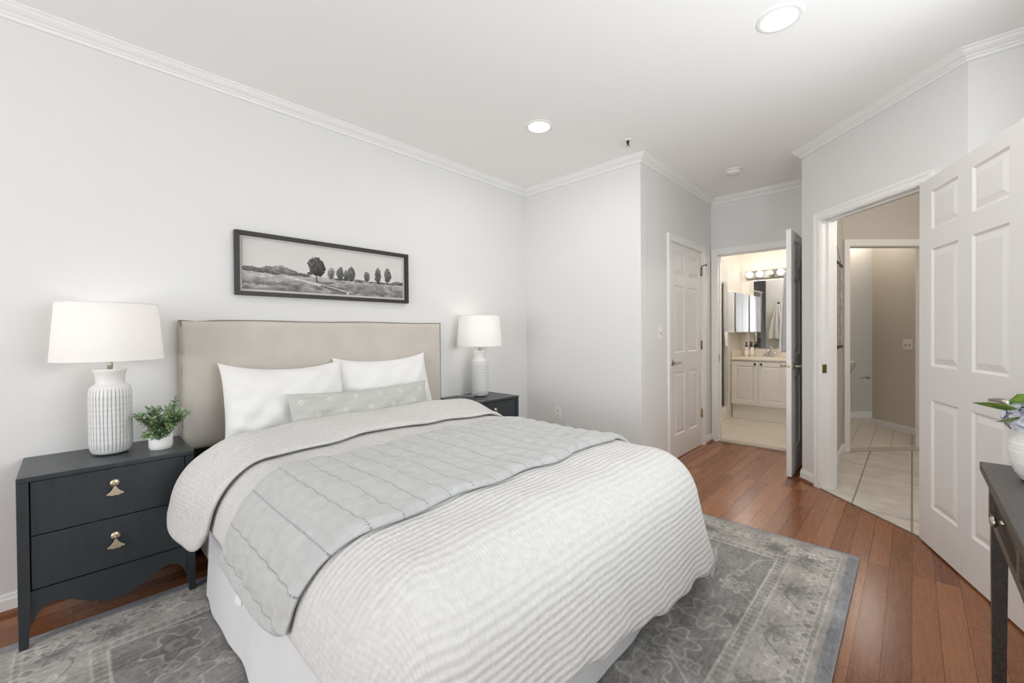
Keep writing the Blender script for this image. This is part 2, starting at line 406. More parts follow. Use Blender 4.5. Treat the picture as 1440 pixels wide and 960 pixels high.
crown = [(0, z), (.066, z), (.066, z-.008), (.058, z-.011), (.052, z-.020), (.040, z-.030), (.026, z-.036), (.022, z-.042), (.014, z-.045), (.012, z-.058), (0, z-.060)]
struct('trim_1', sweep(poly, crown), M['trim'])
# ---- baseboards with a brown shoe strip
base_prof = [(0, 0), (.014, 0), (.014, .062), (.010, .070), (.008, .082), (0, .086)]
shoe_prof = [(.0141, 0), (.030, 0), (.029, .008), (.023, .016), (.0141, .018)]
_t = [0]
def along(p0, p1, a, c):
    T, L = frame2(p0, p1); q0, q1 = T(Vector((a, 0, 0))), T(Vector((c, 0, 0))); return [(q0.x, q0.y), (q1.x, q1.y)]
def basebd(side, path, shoe=True, m='trim'):
    struct('baseboard_'+side, sweep(path, base_prof, False), M[m])
    if shoe:
        _t[0] += 1; struct('trim_%d' % (20+_t[0]), sweep(path, shoe_prof, False), M['shoe'])
Lc = X2-X1
basebd('head', [poly[1], poly[2], poly[3], (3.732, Y2)])
basebd('closet', [(4.672, Y2), (4.866, Y2)])
basebd('vestibule', [(4.86, YV), P1, along(P1, P2, 0, A0-.066)[1]])
basebd('right', [along(P1, P2, A1+.066, 1.2)[0], P2, (3.22, YS), (XW, YS), (XW, YW)])

# ---- door casings and jambs
_c = [0]
def casing(p0, p1, a, c, th, both=True, w=.064, stop=True, m='trim', back=True):
    """opening from a to c on the wall p0->p1: casing on the room side (and behind), jamb lining, stops"""
    T, L = frame2(p0, p1)
    def one(t0, sg):
        b = MB()
        for (d0, d1, t1) in ((0, w, .011), (.010, w-.004, .015), (w-.022, w-.002, .019)):
            outer = [(a-d1, 0), (a-d1, DH+d1), (c+d1, DH+d1), (c+d1, 0)]; inner = [(a-d0, 0), (a-d0, DH+d0), (c+d0, DH+d0), (c+d0, 0)]
            for i in range(3):
                q = [outer[i], outer[i+1], inner[i+1], inner[i]]
                vs = [T(Vector((x, t0, zz))) for x, zz in q]+[T(Vector((x, t0+sg*t1, zz))) for x, zz in q]
                b.add(vs, [(0, 1, 2, 3), (7, 6, 5, 4), (0, 4, 5, 1), (1, 5, 6, 2), (2, 6, 7, 3), (3, 7, 4, 0)])
        _c[0] += 1; struct('trim_%d' % (40+_c[0]), b, M[m])
    one(0, -1)
    if back: one(th, 1)
    b = MB(); j = .018
    b.box(a, a+j*.0+.004, -.001, th+.001, 0, DH, T); b.box(c-.004, c, -.001, th+.001, 0, DH, T); b.box(a, c, -.001, th+.001, DH-.004, DH, T)
    if stop:
        b.box(a, a+.014, .045, .080, 0, DH, T); b.box(c-.014, c, .045, .080, 0, DH, T); b.box(a, c, .045, .080, DH-.014, DH, T)
    _c[0] += 1; struct('trim_%d' % (40+_c[0]), b, M[m])
casing(poly[3], poly[4], 3.797-X1, 4.607-X1, .12, back=False, w=.062)
casing(poly[4], poly[5], Y2-B1, Y2-B0, .115, w=.062)
casing(P1, P2, A0, A1, .11, w=.064)

# ---- six panel doors
def panel_door(b, w, h=2.03, t=.035):
    st, mid = (.112, .10) if w < .85 else (.13, .11); cw = (w-2*st-mid)/2
    cols = [(st, st+cw), (st+cw+mid, w-st)]; rows = [(.22, .815), (1.0, 1.64), (1.745, 1.955)]
    xs = sorted({0, w, *[q for c in cols for q in c]}); zs = sorted({0, h, *[q for r in rows for q in r]})
    for y, sg in ((0, 1), (-t, -1)):
        def quad(pts):
            vs = [(x, y-sg*d, z) for x, z, d in pts]; b.add(vs, [(3, 2, 1, 0) if sg > 0 else (0, 1, 2, 3)])
        for i in range(len(xs)-1):
            for j in range(len(zs)-1):
                x0, x1, z0, z1 = xs[i], xs[i+1], zs[j], zs[j+1]
                if (x0, x1) in cols and (z0, z1) in rows:
                    rings = [(0, 0), (.010, .009), (.016, .009), (.044, .002)]
                    for (i0, d0), (i1, d1) in zip(rings, rings[1:]):
                        A = [(x0+i0, z0+i0, d0), (x1-i0, z0+i0, d0), (x1-i0, z1-i0, d0), (x0+i0, z1-i0, d0)]
                        Bq = [(x0+i1, z0+i1, d1), (x1-i1, z0+i1, d1), (x1-i1, z1-i1, d1), (x0+i1, z1-i1, d1)]
                        for k in range(4): quad([A[k], A[(k+1) % 4], Bq[(k+1) % 4], Bq[k]])
                    ii, dd = rings[-1]; quad([(x0+ii, z0+ii, dd), (x1-ii, z0+ii, dd), (x1-ii, z1-ii, dd), (x0+ii, z1-ii, dd)])
                else: quad([(x0, z0, 0), (x1, z0, 0), (x1, z1, 0), (x0, z1, 0)])
    vs = [(0, 0, 0), (w, 0, 0), (w, -t, 0), (0, -t, 0), (0, 0, h), (w, 0, h), (w, -t, h), (0, -t, h)]
    b.add(vs, [(0, 3, 2, 1), (4, 5, 6, 7), (0, 4, 7, 3), (1, 2, 6, 5)])
    return b
def lever(parent, x, z, y, sg, dirx, m='nickel'):
    """rosette, neck and lever on the face at y; sg: outward sign"""
    b = MB(); seg = 20
    b.tube([(x, y, z), (x, y+sg*.004, z), (x, y+sg*.010, z)], [.031, .031, .024], 20)
    b.tube([(x, y+sg*.01, z), (x, y+sg*.046, z)], .0095, 12)
    b.tube([(x-dirx*.008, y+sg*.048, z), (x+dirx*.02, y+sg*.050, z+.002), (x+dirx*.06, y+sg*.051, z+.001), (x+dirx*.095, y+sg*.048, z-.004), (x+dirx*.110, y+sg*.046, z-.006)], [.010, .011, .0095, .008, .0065], 12)
    return b.build('door_lever', M[m], parent)
def hinges(parent, y, m='dark_metal', x=-.003, zs=(.335, 1.055, 1.83)):
    for zz in zs:
        b = MB(); b.tube([(x, y, zz-.045), (x, y, zz+.045)], .0065, 10); b.tube([(x, y, zz+.045), (x, y, zz+.052)], [.005, .003], 8)
        b.box(x-.002, x+.024, y-.0035, y-.0015, zz-.044, zz+.044); b.build('hinge', M[m], parent)
def door(name, loc, rz, w, label):
    o = panel_door(MB(), w).build(name, M['door']); o.location = loc; o.rotation_euler = (0, 0, rz)
    tag(o, label, 'door', kind='structure'); return o
# closet door: shut, hinged on the right; local x runs from hinge (right) to the latch (left), face +y looks into the room
d = door('door_1', (4.602, Y2+.006, .008), PI, .800, 'closed white six-panel closet door beside the tall white far wall')
lever(d, .742, .912, 0, 1, -1); hinges(d, .004, 'brass')
b = MB(); b.tube([(-.003, .004, 1.885), (-.003, .012, 1.893), (.02, .045, 1.893), (.03, .06, 1.893)], .004, 8); b.tube([(.03, .06, 1.893), (.034, .066, 1.893)], .008, 10); b.build('hinge_stop', M['dark_metal'], d)
# bathroom door: open, parallel to the closet wall
d = door('door_2', (4.862, .721, .010), PI+.003, .812, 'open white six-panel bathroom door standing edge-on before the lit bathroom')
lever(d, .748, .905, 0, 1, -1); lever(d, .748, .905, -.035, -1, -1)
b = MB(); b.box(.812, .8135, -.030, -.005, .855, .955); b.build('latch_plate', M['plastic'], d)
b = MB(); b.box(.8135, .823, -.024, -.012, .895, .915); b.build('latch_bolt', M['brass'], d)
# hall door: swung wide into the room on the right
hd = math.atan2(-.352, -.936)
d = door('door_3', (3.372, -.063, .010), hd, .872, 'wide open white six-panel hall door at the right edge behind the dark console')
lever(d, .825, .905, -.035, -1, -1); hinges(d, .004)
# strike plates on the two jambs
T, L = frame2(P1, P2)
b = MB(); b.box(A0+.0042, A0+.0062, .004, .036, .885, .950, T); tag(b.build('strike_plate', M['brass']), 'brass strike plate on the left jamb of the hall doorway', 'strike plate')
b = MB(); T, L = frame2(poly[3], poly[4]); b.box(X2+.012, X2+.050, B1-.0062, B1-.0042, .88, .95); tag(b.build('strike_plate', M['nickel']), 'small grey strike plate on the left jamb of the bathroom doorway', 'strike plate')

# ------------------------------------------------------------------ bathroom behind the back wall
def slab(name, boxes, m):
    b = MB()
    for q in boxes: b.box(*q)
    return struct(name, b, M[m])
VX = 6.83
slab('wall_bath_vanity', [(VX, VX+.03, .60, 3.0, 0, CZ)], 'bath_wall')
slab('wall_bath_left', [(6.17, VX, 1.83, 1.93, 0, CZ)], 'bath_wall')
slab('wall_bath_shower', [(6.17, 6.27, 1.93, 3.0, 0, CZ), (4.9, 6.3, 2.75, 2.85, 0, CZ)], 'bath_wall')
slab('wall_bath_right', [(5.0, VX, .66, .738, 0, CZ)], 'bath_wall')
b = MB(); b.box(X2+.003, X2+.118, B0+.004, B1-.004, .0, .012); struct('trim_2', b, M['marble'])
b = MB(); b.box(5.05, 6.168, 1.84, 1.925, .004, .17); struct('shower_curb', b, M['porcelain'], .012)
t = thing('shower_door_frame', 'thin metal shower door frame left of the bathroom vanity', 'shower door', (6.14, 1.885, .17))
b = MB(); b.box(-.014, .014, -.016, .016, 0, 1.71); b.build('post', M['nickel'], t, .002)
b = MB(); b.box(-.72, -.014, -.010, .010, 1.68, 1.71); b.box(-.72, -.014, -.010, .010, 0, .025); b.build('rail', M['nickel'], t, .002)
n = NT('clear_glass'); tr = n.t.nodes.new('ShaderNodeBsdfTransparent'); gl = n.t.nodes.new('ShaderNodeBsdfGlossy'); mx = n.t.nodes.new('ShaderNodeMixShader'); fr = n.t.nodes.new('ShaderNodeFresnel')
gl.inputs['Roughness'].default_value = .02; tr.inputs[0].default_value = (.93, .96, .95, 1)
n.l(fr.outputs[0], mx.inputs[0]); n.l(tr.outputs[0], mx.inputs[1]); n.l(gl.outputs[0], mx.inputs[2]); n.l(mx.outputs[0], n.out.inputs[0]); M['glass'] = n.m
b = MB(); b.box(-.70, -.014, -.003, .003, .025, 1.68); b.build('glass_pane', M['glass'], t)
# vanity
VF = 6.30
t = thing('bathroom_vanity', 'beige two-door bathroom vanity cabinet under the wide mirror', 'vanity', (VF, 1.28, 0))
b = MB(); b.box(0, VX-VF-.003, -.53, .54, .20, .81); b.box(.03, VX-VF-.003, -.53, .54, .005, .20); b.build('body', M['cabinet'], t, .003)
def slabdoor(y0, y1, ky):
    dd = MB(); z0, z1 = .215, .795
    rings = [(0, 0), (.055, 0), (.062, .006), (.075, .006), (.085, .002)]
    for (i0, d0), (i1, d1) in zip(rings, rings[1:]):
        A = [(y0+i0, z0+i0), (y1-i0, z0+i0), (y1-i0, z1-i0), (y0+i0, z1-i0)]; Bq = [(y0+i1, z0+i1), (y1-i1, z0+i1), (y1-i1, z1-i1), (y0+i1, z1-i1)]
        for k in range(4):
            q = [(-.018+d0, *A[k]), (-.018+d0, *A[(k+1) % 4]), (-.018+d1, *Bq[(k+1) % 4]), (-.018+d1, *Bq[k])]; dd.add(q, [(3, 2, 1, 0)])
    i, dp = rings[-1]; dd.add([(-.018+dp, y0+i, z0+i), (-.018+dp, y1-i, z0+i), (-.018+dp, y1-i, z1-i), (-.018+dp, y0+i, z1-i)], [(3, 2, 1, 0)])
    dd.add([(-.018, y0, z0), (-.018, y1, z0), (-.018, y1, z1), (-.018, y0, z1), (-.001, y0, z0), (-.001, y1, z0), (-.001, y1, z1), (-.001, y0, z1)], [(0, 1, 5, 4), (1, 2, 6, 5), (2, 3, 7, 6), (3, 0, 4, 7)])
    o = dd.build('door', M['cabinet'], t)
    kb = MB(); kb.tube([(-.018, ky, .765), (-.030, ky, .765)], .006, 10); kb.box(-.042, -.028, ky-.013, ky+.013, .752, .778); kb.build('knob', M['dark_metal'], o, .003)
slabdoor(.212, .540, .245); slabdoor(-.125, .207, .172); slabdoor(-.50, -.150, -.19)
t2 = thing('vanity_countertop', 'cream marble vanity top with backsplash on the bathroom cabinet', 'countertop', (VF, 1.28, .8105))
b = MB(); b.box(-.025, VX-VF-.002, -.535, .543, 0, .035); b.build('top', M['counter'], t2, .008)
b = MB(); b.box(VX-VF-.022, VX-VF-.002, -.535, .543, .0352, .135); b.box(0, VX-VF-.023, .525, .543, .0352, .135); b.build('backsplash', M['counter'], t2, .004)
b = MB(); b.lathe([(.205, .0), (.200, .004), (.19, .002), (.15, .001)], 40); 
o = b.build('basin_rim', M['counter'], t2); o.location = (.26, .17, .0352); o.scale = (.75, 1, 1)
t3 = thing('bathroom_faucet', 'chrome faucet standing on the bathroom vanity top', 'faucet', (6.762, 1.455, .8462))
b = MB(); b.box(-.03, .03, -.085, .085, 0, .018); b.build('base', M['chrome'], t3, .006)
b = MB(); b.tube([(0, 0, .015), (0, 0, .07), (-.03, 0, .10), (-.09, 0, .098), (-.12, 0, .075)], [.014, .013, .012, .011, .010], 12); b.build('spout', M['chrome'], t3)
for sg in (-1, 1):
    b = MB(); b.lathe([(.019, .018), (.016, .03), (.012, .045), (.014, .06)], 16, cy=sg*.065); b.tube([(0, sg*.065, .055), (-.015, sg*.085, .062)], .006, 8); b.build('handle', M['chrome'], t3)
b = MB(); b.tube([(0, 0, .09), (0, 0, .135)], [.006, .009], 10); b.build('lift_rod', M['chrome'], t3)
# soap bottles
for k, (y, lab) in enumerate(((1.74, 'clear soap bottle with black pump, nearer the mirrored cabinet'), (1.668, 'clear soap bottle with black pump, nearer the faucet'))):
    t3 = thing('soap_bottle', lab, 'soap bottle', (6.71, y, .8462), group='soap bottles on the vanity')
    b = MB(); b.lathe([(.028, 0), (.031, .006), (.031, .10), (.026, .118), (.012, .126), (.012, .14)], 20); b.build('bottle', M['glass_amber'] if 'glass_amber' in M else M['counter'], t3)
    b = MB(); b.lathe([(.0314, .03), (.0314, .085)], 20, cap=False); b.build('paper_label', M['plastic'], t3)
    b = MB(); b.lathe([(.016, .138), (.016, .16), (.007, .163), (.007, .19), (.013, .192), (.013, .204)], 14); b.tube([(0, 0, .198), (-.035, 0, .196)], .006, 8); b.build('pump', M['black'], t3)
# mirrors and lights
t3 = thing('wall_mirror', 'wide frameless mirror over the bathroom vanity', 'mirror', (VX, 1.28, .96))
b = MB(); b.box(-.012, -.001, -.52, .455, 0, .965); b.build('mirror_glass', M['mirror'], t3)
b = MB(); b.box(-.016, -.001, -.525, .460, .965, .975); b.box(-.016, -.001, .4555, .463, -.0, .965); b.build('edge_clip', M['trim'], t3)
t3 = thing('medicine_cabinet', 'mirrored medicine cabinet on the left wall of the bathroom', 'medicine cabinet', (6.175, 1.829, 1.19))
b = MB(); b.box(0, .61, -.080, -.001, 0, .55); b.build('body', M['trim'], t3, .002)
for x0 in (.003, .309):
    b = MB(); b.box(x0, x0+.296, -.098, -.081, .002, .548); b.build('mirror_door', M['mirror'], t3, .004)
t3 = thing('vanity_light_bar', 'chrome light bar with round bulbs above the bathroom mirror', 'light fixture', (VX, 1.38, 2.015))
b = MB(); b.box(-.045, -.001, -.42, .375, -.058, .055); b.build('bar', M['brushed'], t3, .006)
for k in range(6):
    y = .32-k*.128; on = k != 2
    b = MB(); b.lathe([(.022, 0), (.030, .004), (.030, .010), (.018, .022)], 16); o = b.build('socket', M['chrome'], t3, loc=(-.045, y, 0), rot=(0, -PI/2, 0))
    b = MB(); b.ball((-.108, y, 0), .044, 18, 12); b.build('globe_bulb', M['bulb' if on else 'bulb_off'], t3)
point('bathroom_fill', (5.40, 1.20, 2.45), 22*K, (1, .985, .95), .15); point('vanity_glow', (6.60, 1.55, 2.02), 1.0*K, (1, .95, .89), .06); point('vanity_glow', (6.60, 1.05, 2.02), 1.0*K, (1, .95, .89), .06)  # ceiling point is added fill without a fixture; glow points belong to the bulbs
# towels
def hanging_towel(name, label, loc, rz, top, w_top, w_bot, h, amp, folds, group=None):
    nu, nv = 40, 40; b = MB(); vs = []
    for side in (1, -1):
        for j in range(nv+1):
            q = j/nv; w = w_top+(w_bot-w_top)*min(1, q*1.25)**.8
            for i in range(nu+1):
                p = i/nu-.5
                d = amp*(.25+.75*q)*math.cos(2*PI*folds*p+q*1.2)*(1-abs(p))+side*.006
                zz = -h*q+ (.012*math.sin(9*p)+.02*abs(p))*q + (.04*(abs(p)*2)**2)*-(1-q)*(q > 0)
                vs.append((p*w, -.03-amp*.9+d, zz))
    n1 = (nu+1)*(nv+1); fs = []
    for k, fl in ((0, 0), (n1, 1)):
        for j in range(nv):
            for i in range(nu):
                a = k+j*(nu+1)+i; q = (a, a+1, a+nu+2, a+nu+1); fs.append(q if fl else q[::-1])
    ring = [i for i in range(nu+1)]+[j*(nu+1)+nu for j in range(1, nv+1)]+[nv*(nu+1)+i for i in range(nu-1, -1, -1)]+[j*(nu+1) for j in range(nv-1, 0, -1)]
    for a, c in zip(ring, ring[1:]+ring[:1]): fs.append((a, c, n1+c, n1+a))
    b.add(vs, fs, True); o = b.build(name, M['towel']); o.location = loc; o.rotation_euler = (0, 0, rz); return tag(o, label, 'towel', group)
def robe_hook(loc, rz, label):
    t3 = thing('towel_hook', label, 'hook', loc, rz)
    b = MB(); b.tube([(0, -.0005, 0), (0, -.006, 0)], .018, 14); b.tube([(0, -.006, 0), (0, -.035, -.01), (0, -.05, .012)], [.006, .005, .007], 10); b.build('hook', M['dark_metal'], t3)
robe_hook((4.36, .7575, 1.74), PI, 'dark hook on the back of the open bathroom door')
hanging_towel('bath_towel', 'white towel hanging beside the edge of the open bathroom door', (4.36, .7575, 1.72), PI, 0, .06, .36, .70, .028, 3.0)
robe_hook((5.0, 1.72, 1.70), PI/2, 'dark hook inside the bathroom beside its doorway')
hanging_towel('bath_towel', 'cream towel seen in the bathroom mirror, hanging on a hook', (5.0, 1.72, 1.68), PI/2, 0, .05, .30, .62, .03, 3.0)
o = hanging_towel('hand_towel', 'small white towel hanging on the shower door frame', (6.08, 1.868, 1.20), 0, 0, .10, .09, .20, .012, 1.5)

# ------------------------------------------------------------------ hall and powder room
FR = ((5.275, .505), (6.41, -.63))
FH0, FH1 = .07, .86
wall('wall_hall_frame', *FR, .10, [(FH0, FH1, 0, DH)], m='hall_wall')
casing(*FR, FH0, FH1, .10, w=.062, stop=False)
wall('wall_hall_right', (6.41, -.63), (5.6, -1.44), .1, m='hall_wall', ext=(0, .1)); wall('wall_hall_end', (5.6, -1.44), (4.5, -1.44), .1, m='hall_wall', ext=(.0, .1)); wall('wall_hall_near', (4.5, -1.44), (3.335, -.27), .1, m='hall_wall')
b = MB(); b.box(3.99, 5.275, .500, .5051, 0, CZ)
T, L = frame2(P1, P2)
struct('wall_hall_left', b, M['hall_wall'])
basebd('hall', [(4.04, .5), (5.27, .5), (5.285, .485)], False)
T, L = frame2(*FR); b = MB(); b.box(FH0, FH1, -.005, .105, 0, .012, T); struct('trim_3', b, M['marble'])
b = MB(); T, L = frame2(P1, P2); b.box(A0+.004, A1-.004, -.003, .10, -.002, .004, T); b2 = MB(); b2.box(A0, A1, -.012, -.003, -.001, .006, T)
struct('trim_4', b, M['hall_tile']); struct('trim_5', b2, M['nickel'])
# powder room: diagonal walls
b = MB(); b.prism([(5.36, .56), (6.45, -.54), (9, -2.5), (9, 1.9), (7.0, 1.9), (6.95, .66)], -.05, .006, 'z'); struct('powder_room_floor', b, M['powder_tile'])
wall('wall_powder_near', (7.02, .37), (5.9, -.75), .12, m='powder_wall')
wall('wall_powder_far', (6.85, 1.15), (8.45, -.45), .1, m='powder_wall')
slab('wall_powder_left', [(5.4, 6.83, .648, .66, 0, CZ)], 'powder_wall')
basebd('powder_near', [(7.06, .33), (7.02, .37), (5.95, -.70)], False); basebd('powder_far', [(6.87, 1.13), (8.4, -.4)], False)
wall('wall_powder_end', (8.45, -.45), (6.9, -2.0), .1, m='powder_wall'); 
def plate(name, label, cat, T, u, z, w=.072, h=.115, kind='switch', n=1):
    root = thing(name, label, cat)
    b = MB(); b.box(u-w/2, u+w/2, -.006, -.0005, z-h/2, z+h/2, T); b.build('plate', M['plastic'], root, .002)
    for i in range(n):
        uu = u+(i-(n-1)/2)*.046
        if kind == 'switch':
            b = MB(); b.box(uu-.006, uu+.006, -.014, -.0062, z-.002, z+.016, T); b.build('toggle', M['plastic'], root, .002)
            b = MB(); b.box(uu-.007, uu+.007, -.0066, -.0061, z-.018, z-.003, T); b.build('slot', M['slot'], root)
        else:
            for zz in (.026, -.026):
                b = MB(); b.box(uu-.017, uu+.017, -.0085, -.0062, z+zz-.014, z+zz+.014, T); o = b.build('socket', M['plastic'], root, .003)
                b = MB()
                for q in (-.007, .005): b.box(uu+q, uu+q+.0022, -.0090, -.0085, z+zz-.002, z+zz+.008, T)
                b.box(uu-.003, uu+.003, -.0090, -.0085, z+zz-.010, z+zz-.005, T); b.build('slot', M['slot'], o)
    return root
T, L = frame2((7.02, .37), (5.9, -.75)); plate('light_switch', 'double toggle light switch on the wall seen through the hall doorway', 'light switch', T, .475, 1.04, .118, .118, 'switch', 2)
T, L = frame2(poly[3], poly[4]); plate('light_switch', 'single white light switch left of the closed closet door', 'light switch', T, 3.585-X1, 1.205)
T, L = frame2(poly[2], poly[3]); plate('wall_outlet', 'white wall outlet low on the far wall right of the bed', 'outlet', T, YW-2.484, .436, kind='outlet')
T, L = frame2((4.0, .5), (5.2, .5)); plate('wall_outlet', 'white outlet low on the hall wall beneath the woven hanging', 'outlet', T, .66, .50, kind='outlet')
t3 = thing('paper_holder', 'small metal paper holder by the inner corner past the hall doorway', 'paper holder', (7.03, .395, .60))
b = MB(); b.tube([(0, 0, 0), (-.012, .012, 0)], .018, 14); b.tube([(-.012, .012, 0), (-.03, .05, 0), (-.05, .085, 0)], .008, 10); b.build('arm', M['nickel'], t3)
t3 = thing('pedestal_sink', 'white pedestal sink partly hidden by the inner door frame', 'sink', (7.206, .792, 0), -PI/4)
def ering(rows, b, cy=-.14, nn=36):
    vs = [(rx*math.cos(2*PI*k/nn), cy+rx*sy*.76*math.sin(2*PI*k/nn), z) for rx, sy, z in rows for k in range(nn)]
    b.add(vs, [(i*nn+k, i*nn+(k+1) % nn, (i+1)*nn+(k+1) % nn, (i+1)*nn+k) for i in range(len(rows)-1) for k in range(nn)]+[tuple(range(nn))[::-1], tuple((len(rows)-1)*nn+k for k in range(nn))], True); return b
ering([(.07, 1, .58), (.11, 1, .63), (.15, 1, .70), (.175, 1, .76), (.18, 1, .785), (.177, 1, .795), (.15, .9, .79), (.12, .85, .72), (.05, .8, .68)], MB()).build('basin', M['porcelain'], t3)
ering([(.12, 1, .006), (.11, 1, .03), (.075, 1, .12), (.065, 1, .4), (.07, 1, .58)], MB()).build('pedestal', M['porcelain'], t3)
b = MB(); b.tube([(0, -.02, .79), (0, -.02, .88), (0, -.06, .90), (0, -.10, .87)], .011, 12); b.build('faucet', M['chrome'], t3)
t3 = thing('framed_mirror', 'pale framed mirror above the pedestal sink past the hall doorway', 'mirror', (7.206, .792, 1.24), -PI/4)
b = MB()
for q in ((-.22, .205, 0, .05), (-.22, .205, .60, .65)): b.box(q[0], q[1], -.03, -.001, q[2], q[3])
b.box(-.22, -.17, -.03, -.001, .05, .60); b.box(.155, .205, -.03, -.001, .05, .60); b.build('frame', M['counter'], t3, .003)
b = MB(); b.box(-.17, .155, -.012, -.001, .05, .60); b.build('glass', M['mirror'], t3)
# woven hanging on the hall wall
t3 = thing('wall_hanging', 'grey woven hanging between dark wood rods on the hall wall', 'wall hanging', (4.65, .5, 1.06))
for zz in (.745, .0):
    b = MB(); b.tube([(-.30, -.020, zz), (.30, -.020, zz)], .014, 12); b.build('rod', M['frame'], t3)
b = MB(); vs = []; nu, nv = 40, 60
for j in range(nv+1):
    for i in range(nu+1):
        x = -.27+.54*i/nu; z_ = .735*j/nv
        vs.append((x, -.020+.006*math.sin(x*70)*math.sin(z_*40)+.004*math.sin(x*23+z_*31), z_))
b.add(vs, [(j*(nu+1)+i, j*(nu+1)+i+1, (j+1)*(nu+1)+i+1, (j+1)*(nu+1)+i) for j in range(nv) for i in range(nu)], True)
o = b.build('cloth', M['weave'], t3); sd = o.modifiers.new('solid', 'SOLIDIFY'); sd.thickness = .004
b = MB(); b.tube([(-.27, -.02, .755), (0, -.006, .95), (.27, -.02, .755)], .002, 6); b.build('string', M['black'], t3)
point('powder_fill', (6.55, .42, 2.45), 4.5*K, (1, .95, .89), .12); point('powder_fill', (7.25, .45, 2.50), 5.5*K, (1, .95, .88), .08); point('hall_fill', (4.15, -.75, 2.25), 20*K, (1, .96, .91), .12)  # unseen points without fixtures, added to brighten the powder room and hall

# ------------------------------------------------------------------ rug (pattern woven per vertex)
def vnoise(x, y, seed=0):
    rs = np.random.RandomState(seed); out = np.zeros_like(x)
    for k in range(6):
        a = rs.uniform(0, 2*PI); f = rs.uniform(.6, 1.4); out += np.sin((x*math.cos(a)+y*math.sin(a))*f+rs.uniform(0, 6.28)+1.3*np.sin((x*math.sin(a)-y*math.cos(a))*f*.7+rs.uniform(0, 6)))
    return out/6
def hashgrid(x, y, seed=0):
    """value noise, 0..1"""
    rs = np.random.RandomState(seed); T = rs.rand(256, 256)
    xi = np.floor(x).astype(int); yi = np.floor(y).astype(int); fx = x-xi; fy = y-yi; fx = fx*fx*(3-2*fx); fy = fy*fy*(3-2*fy)
    g = lambda i, j: T[i % 256, j % 256]
    return (g(xi, yi)*(1-fx)+g(xi+1, yi)*fx)*(1-fy)+(g(xi, yi+1)*(1-fx)+g(xi+1, yi+1)*fx)*fy
def fbm(x, y, seed=0, o=4):
    return sum(hashgrid(x*2**k, y*2**k, seed+k)*.5**k for k in range(o))/sum(.5**k for k in range(o))
RX0, RX1, RY0, RY1 = -.22, 2.845, .205, 2.545
nx, ny = 640, 488
gx, gy = np.meshgrid(np.linspace(RX0, RX1, nx), np.linspace(RY0, RY1, ny))
ex_ = np.minimum(gx-RX0, RX1-gx); ey_ = np.minimum(gy-RY0, RY1-gy); e = np.minimum(ex_, ey_)
wx = gx+.012*vnoise(gx*14, gy*14, 3); wy = gy+.012*vnoise(gx*14, gy*14, 5)
val = np.full(gx.shape, .0); 
field = np.array([.535, .522, .51]); border = np.array([.66, .645, .62]); light = np.array([.80, .785, .755]); stripe = np.array([.56, .565, .58]); dark = np.array([.40, .395, .39]); mid = np.array([.58, .57, .55])
inb = e < .315
c = np.where(inb[..., None], border, field)
def lay(c, mask, col, a): m_ = (np.clip(mask, 0, 1)*a)[..., None]; return c*(1-m_)+col*m_
def ringm(d, r, w): return np.clip(1-np.abs(d-r)/w, 0, 1)
def blossom(c, cx, cy, R, n, ph, base, line, A=.8):
    sl = (np.abs(gx-cx) < R*1.5) & (np.abs(gy-cy) < R*1.5)
    if not sl.any(): return c
    ii = np.where(sl.any(1))[0]; jj = np.where(sl.any(0))[0]; S = np.s_[ii[0]:ii[-1]+1, jj[0]:jj[-1]+1]
    dx = wx[S]-cx; dy = wy[S]-cy; rr = np.hypot(dx, dy); th = np.arctan2(dy, dx)
    pr = R*(.78+.22*np.cos(n*(th-ph)))
    sub = c[S]
    sub = lay(sub, (rr < pr)*1.0, base, .6*A); sub = lay(sub, ringm(rr, pr, .009), line, A)
    sub = lay(sub, (rr < R*.42)*1.0, line*.9, .5*A); sub = lay(sub, ringm(rr, R*.42, .007), base*.9, A); sub = lay(sub, (rr < R*.15)*1.0, dark, .6*A)
    c = c.copy(); c[S] = sub; return c
# field: vines and big flowers
rs = np.random.RandomState(11)
fm = (~inb)*1.0
for k in range(7):
    y0 = RY0+.36+k*.27; cv = y0+.085*np.sin(wx*9.0+k*2.1)+.03*np.sin(wx*21+k)
    c = lay(c, ringm(wy, cv, .011)*fm, light, .55)
    cv2 = y0+.14+.05*np.sin(wx*15+k*1.3)
    c = lay(c, ringm(wy, cv2, .008)*fm, mid*1.12, .6)
for k in range(9):
    x0 = RX0+.40+k*.30; cv = x0+.07*np.sin(wy*10+k*1.7)
    c = lay(c, ringm(wx, cv, .009)*fm, mid*1.1, .5)
for i in range(9):
    for j in range(6):
        cx = RX0+.46+i*.275+rs.uniform(-.05, .05); cy = RY0+.45+j*.29+rs.uniform(-.05, .05)
        if min(cx-RX0, RX1-cx, cy-RY0, RY1-cy) < .40: continue
        c = blossom(c, cx, cy, rs.uniform(.05, .105), rs.choice([5, 6, 8]), rs.uniform(0, 6), [dark, mid, border][rs.randint(3)], light*.97, .75)
        for q in range(3):
            a = rs.uniform(0, 6.28); c = blossom(c, cx+.13*math.cos(a), cy+.13*math.sin(a), rs.uniform(.018, .034), 4, a, mid, light*.93, .7)
# hatched wear: short darker / lighter strokes along the weft
c = np.where(inb[..., None], np.where((e < .315)[..., None], c, c), c)
bm = inb*1.0
bc = np.where(inb[..., None], border, c)
c = bc
s_ = np.where(ey_ < ex_, gx, gy); en = e
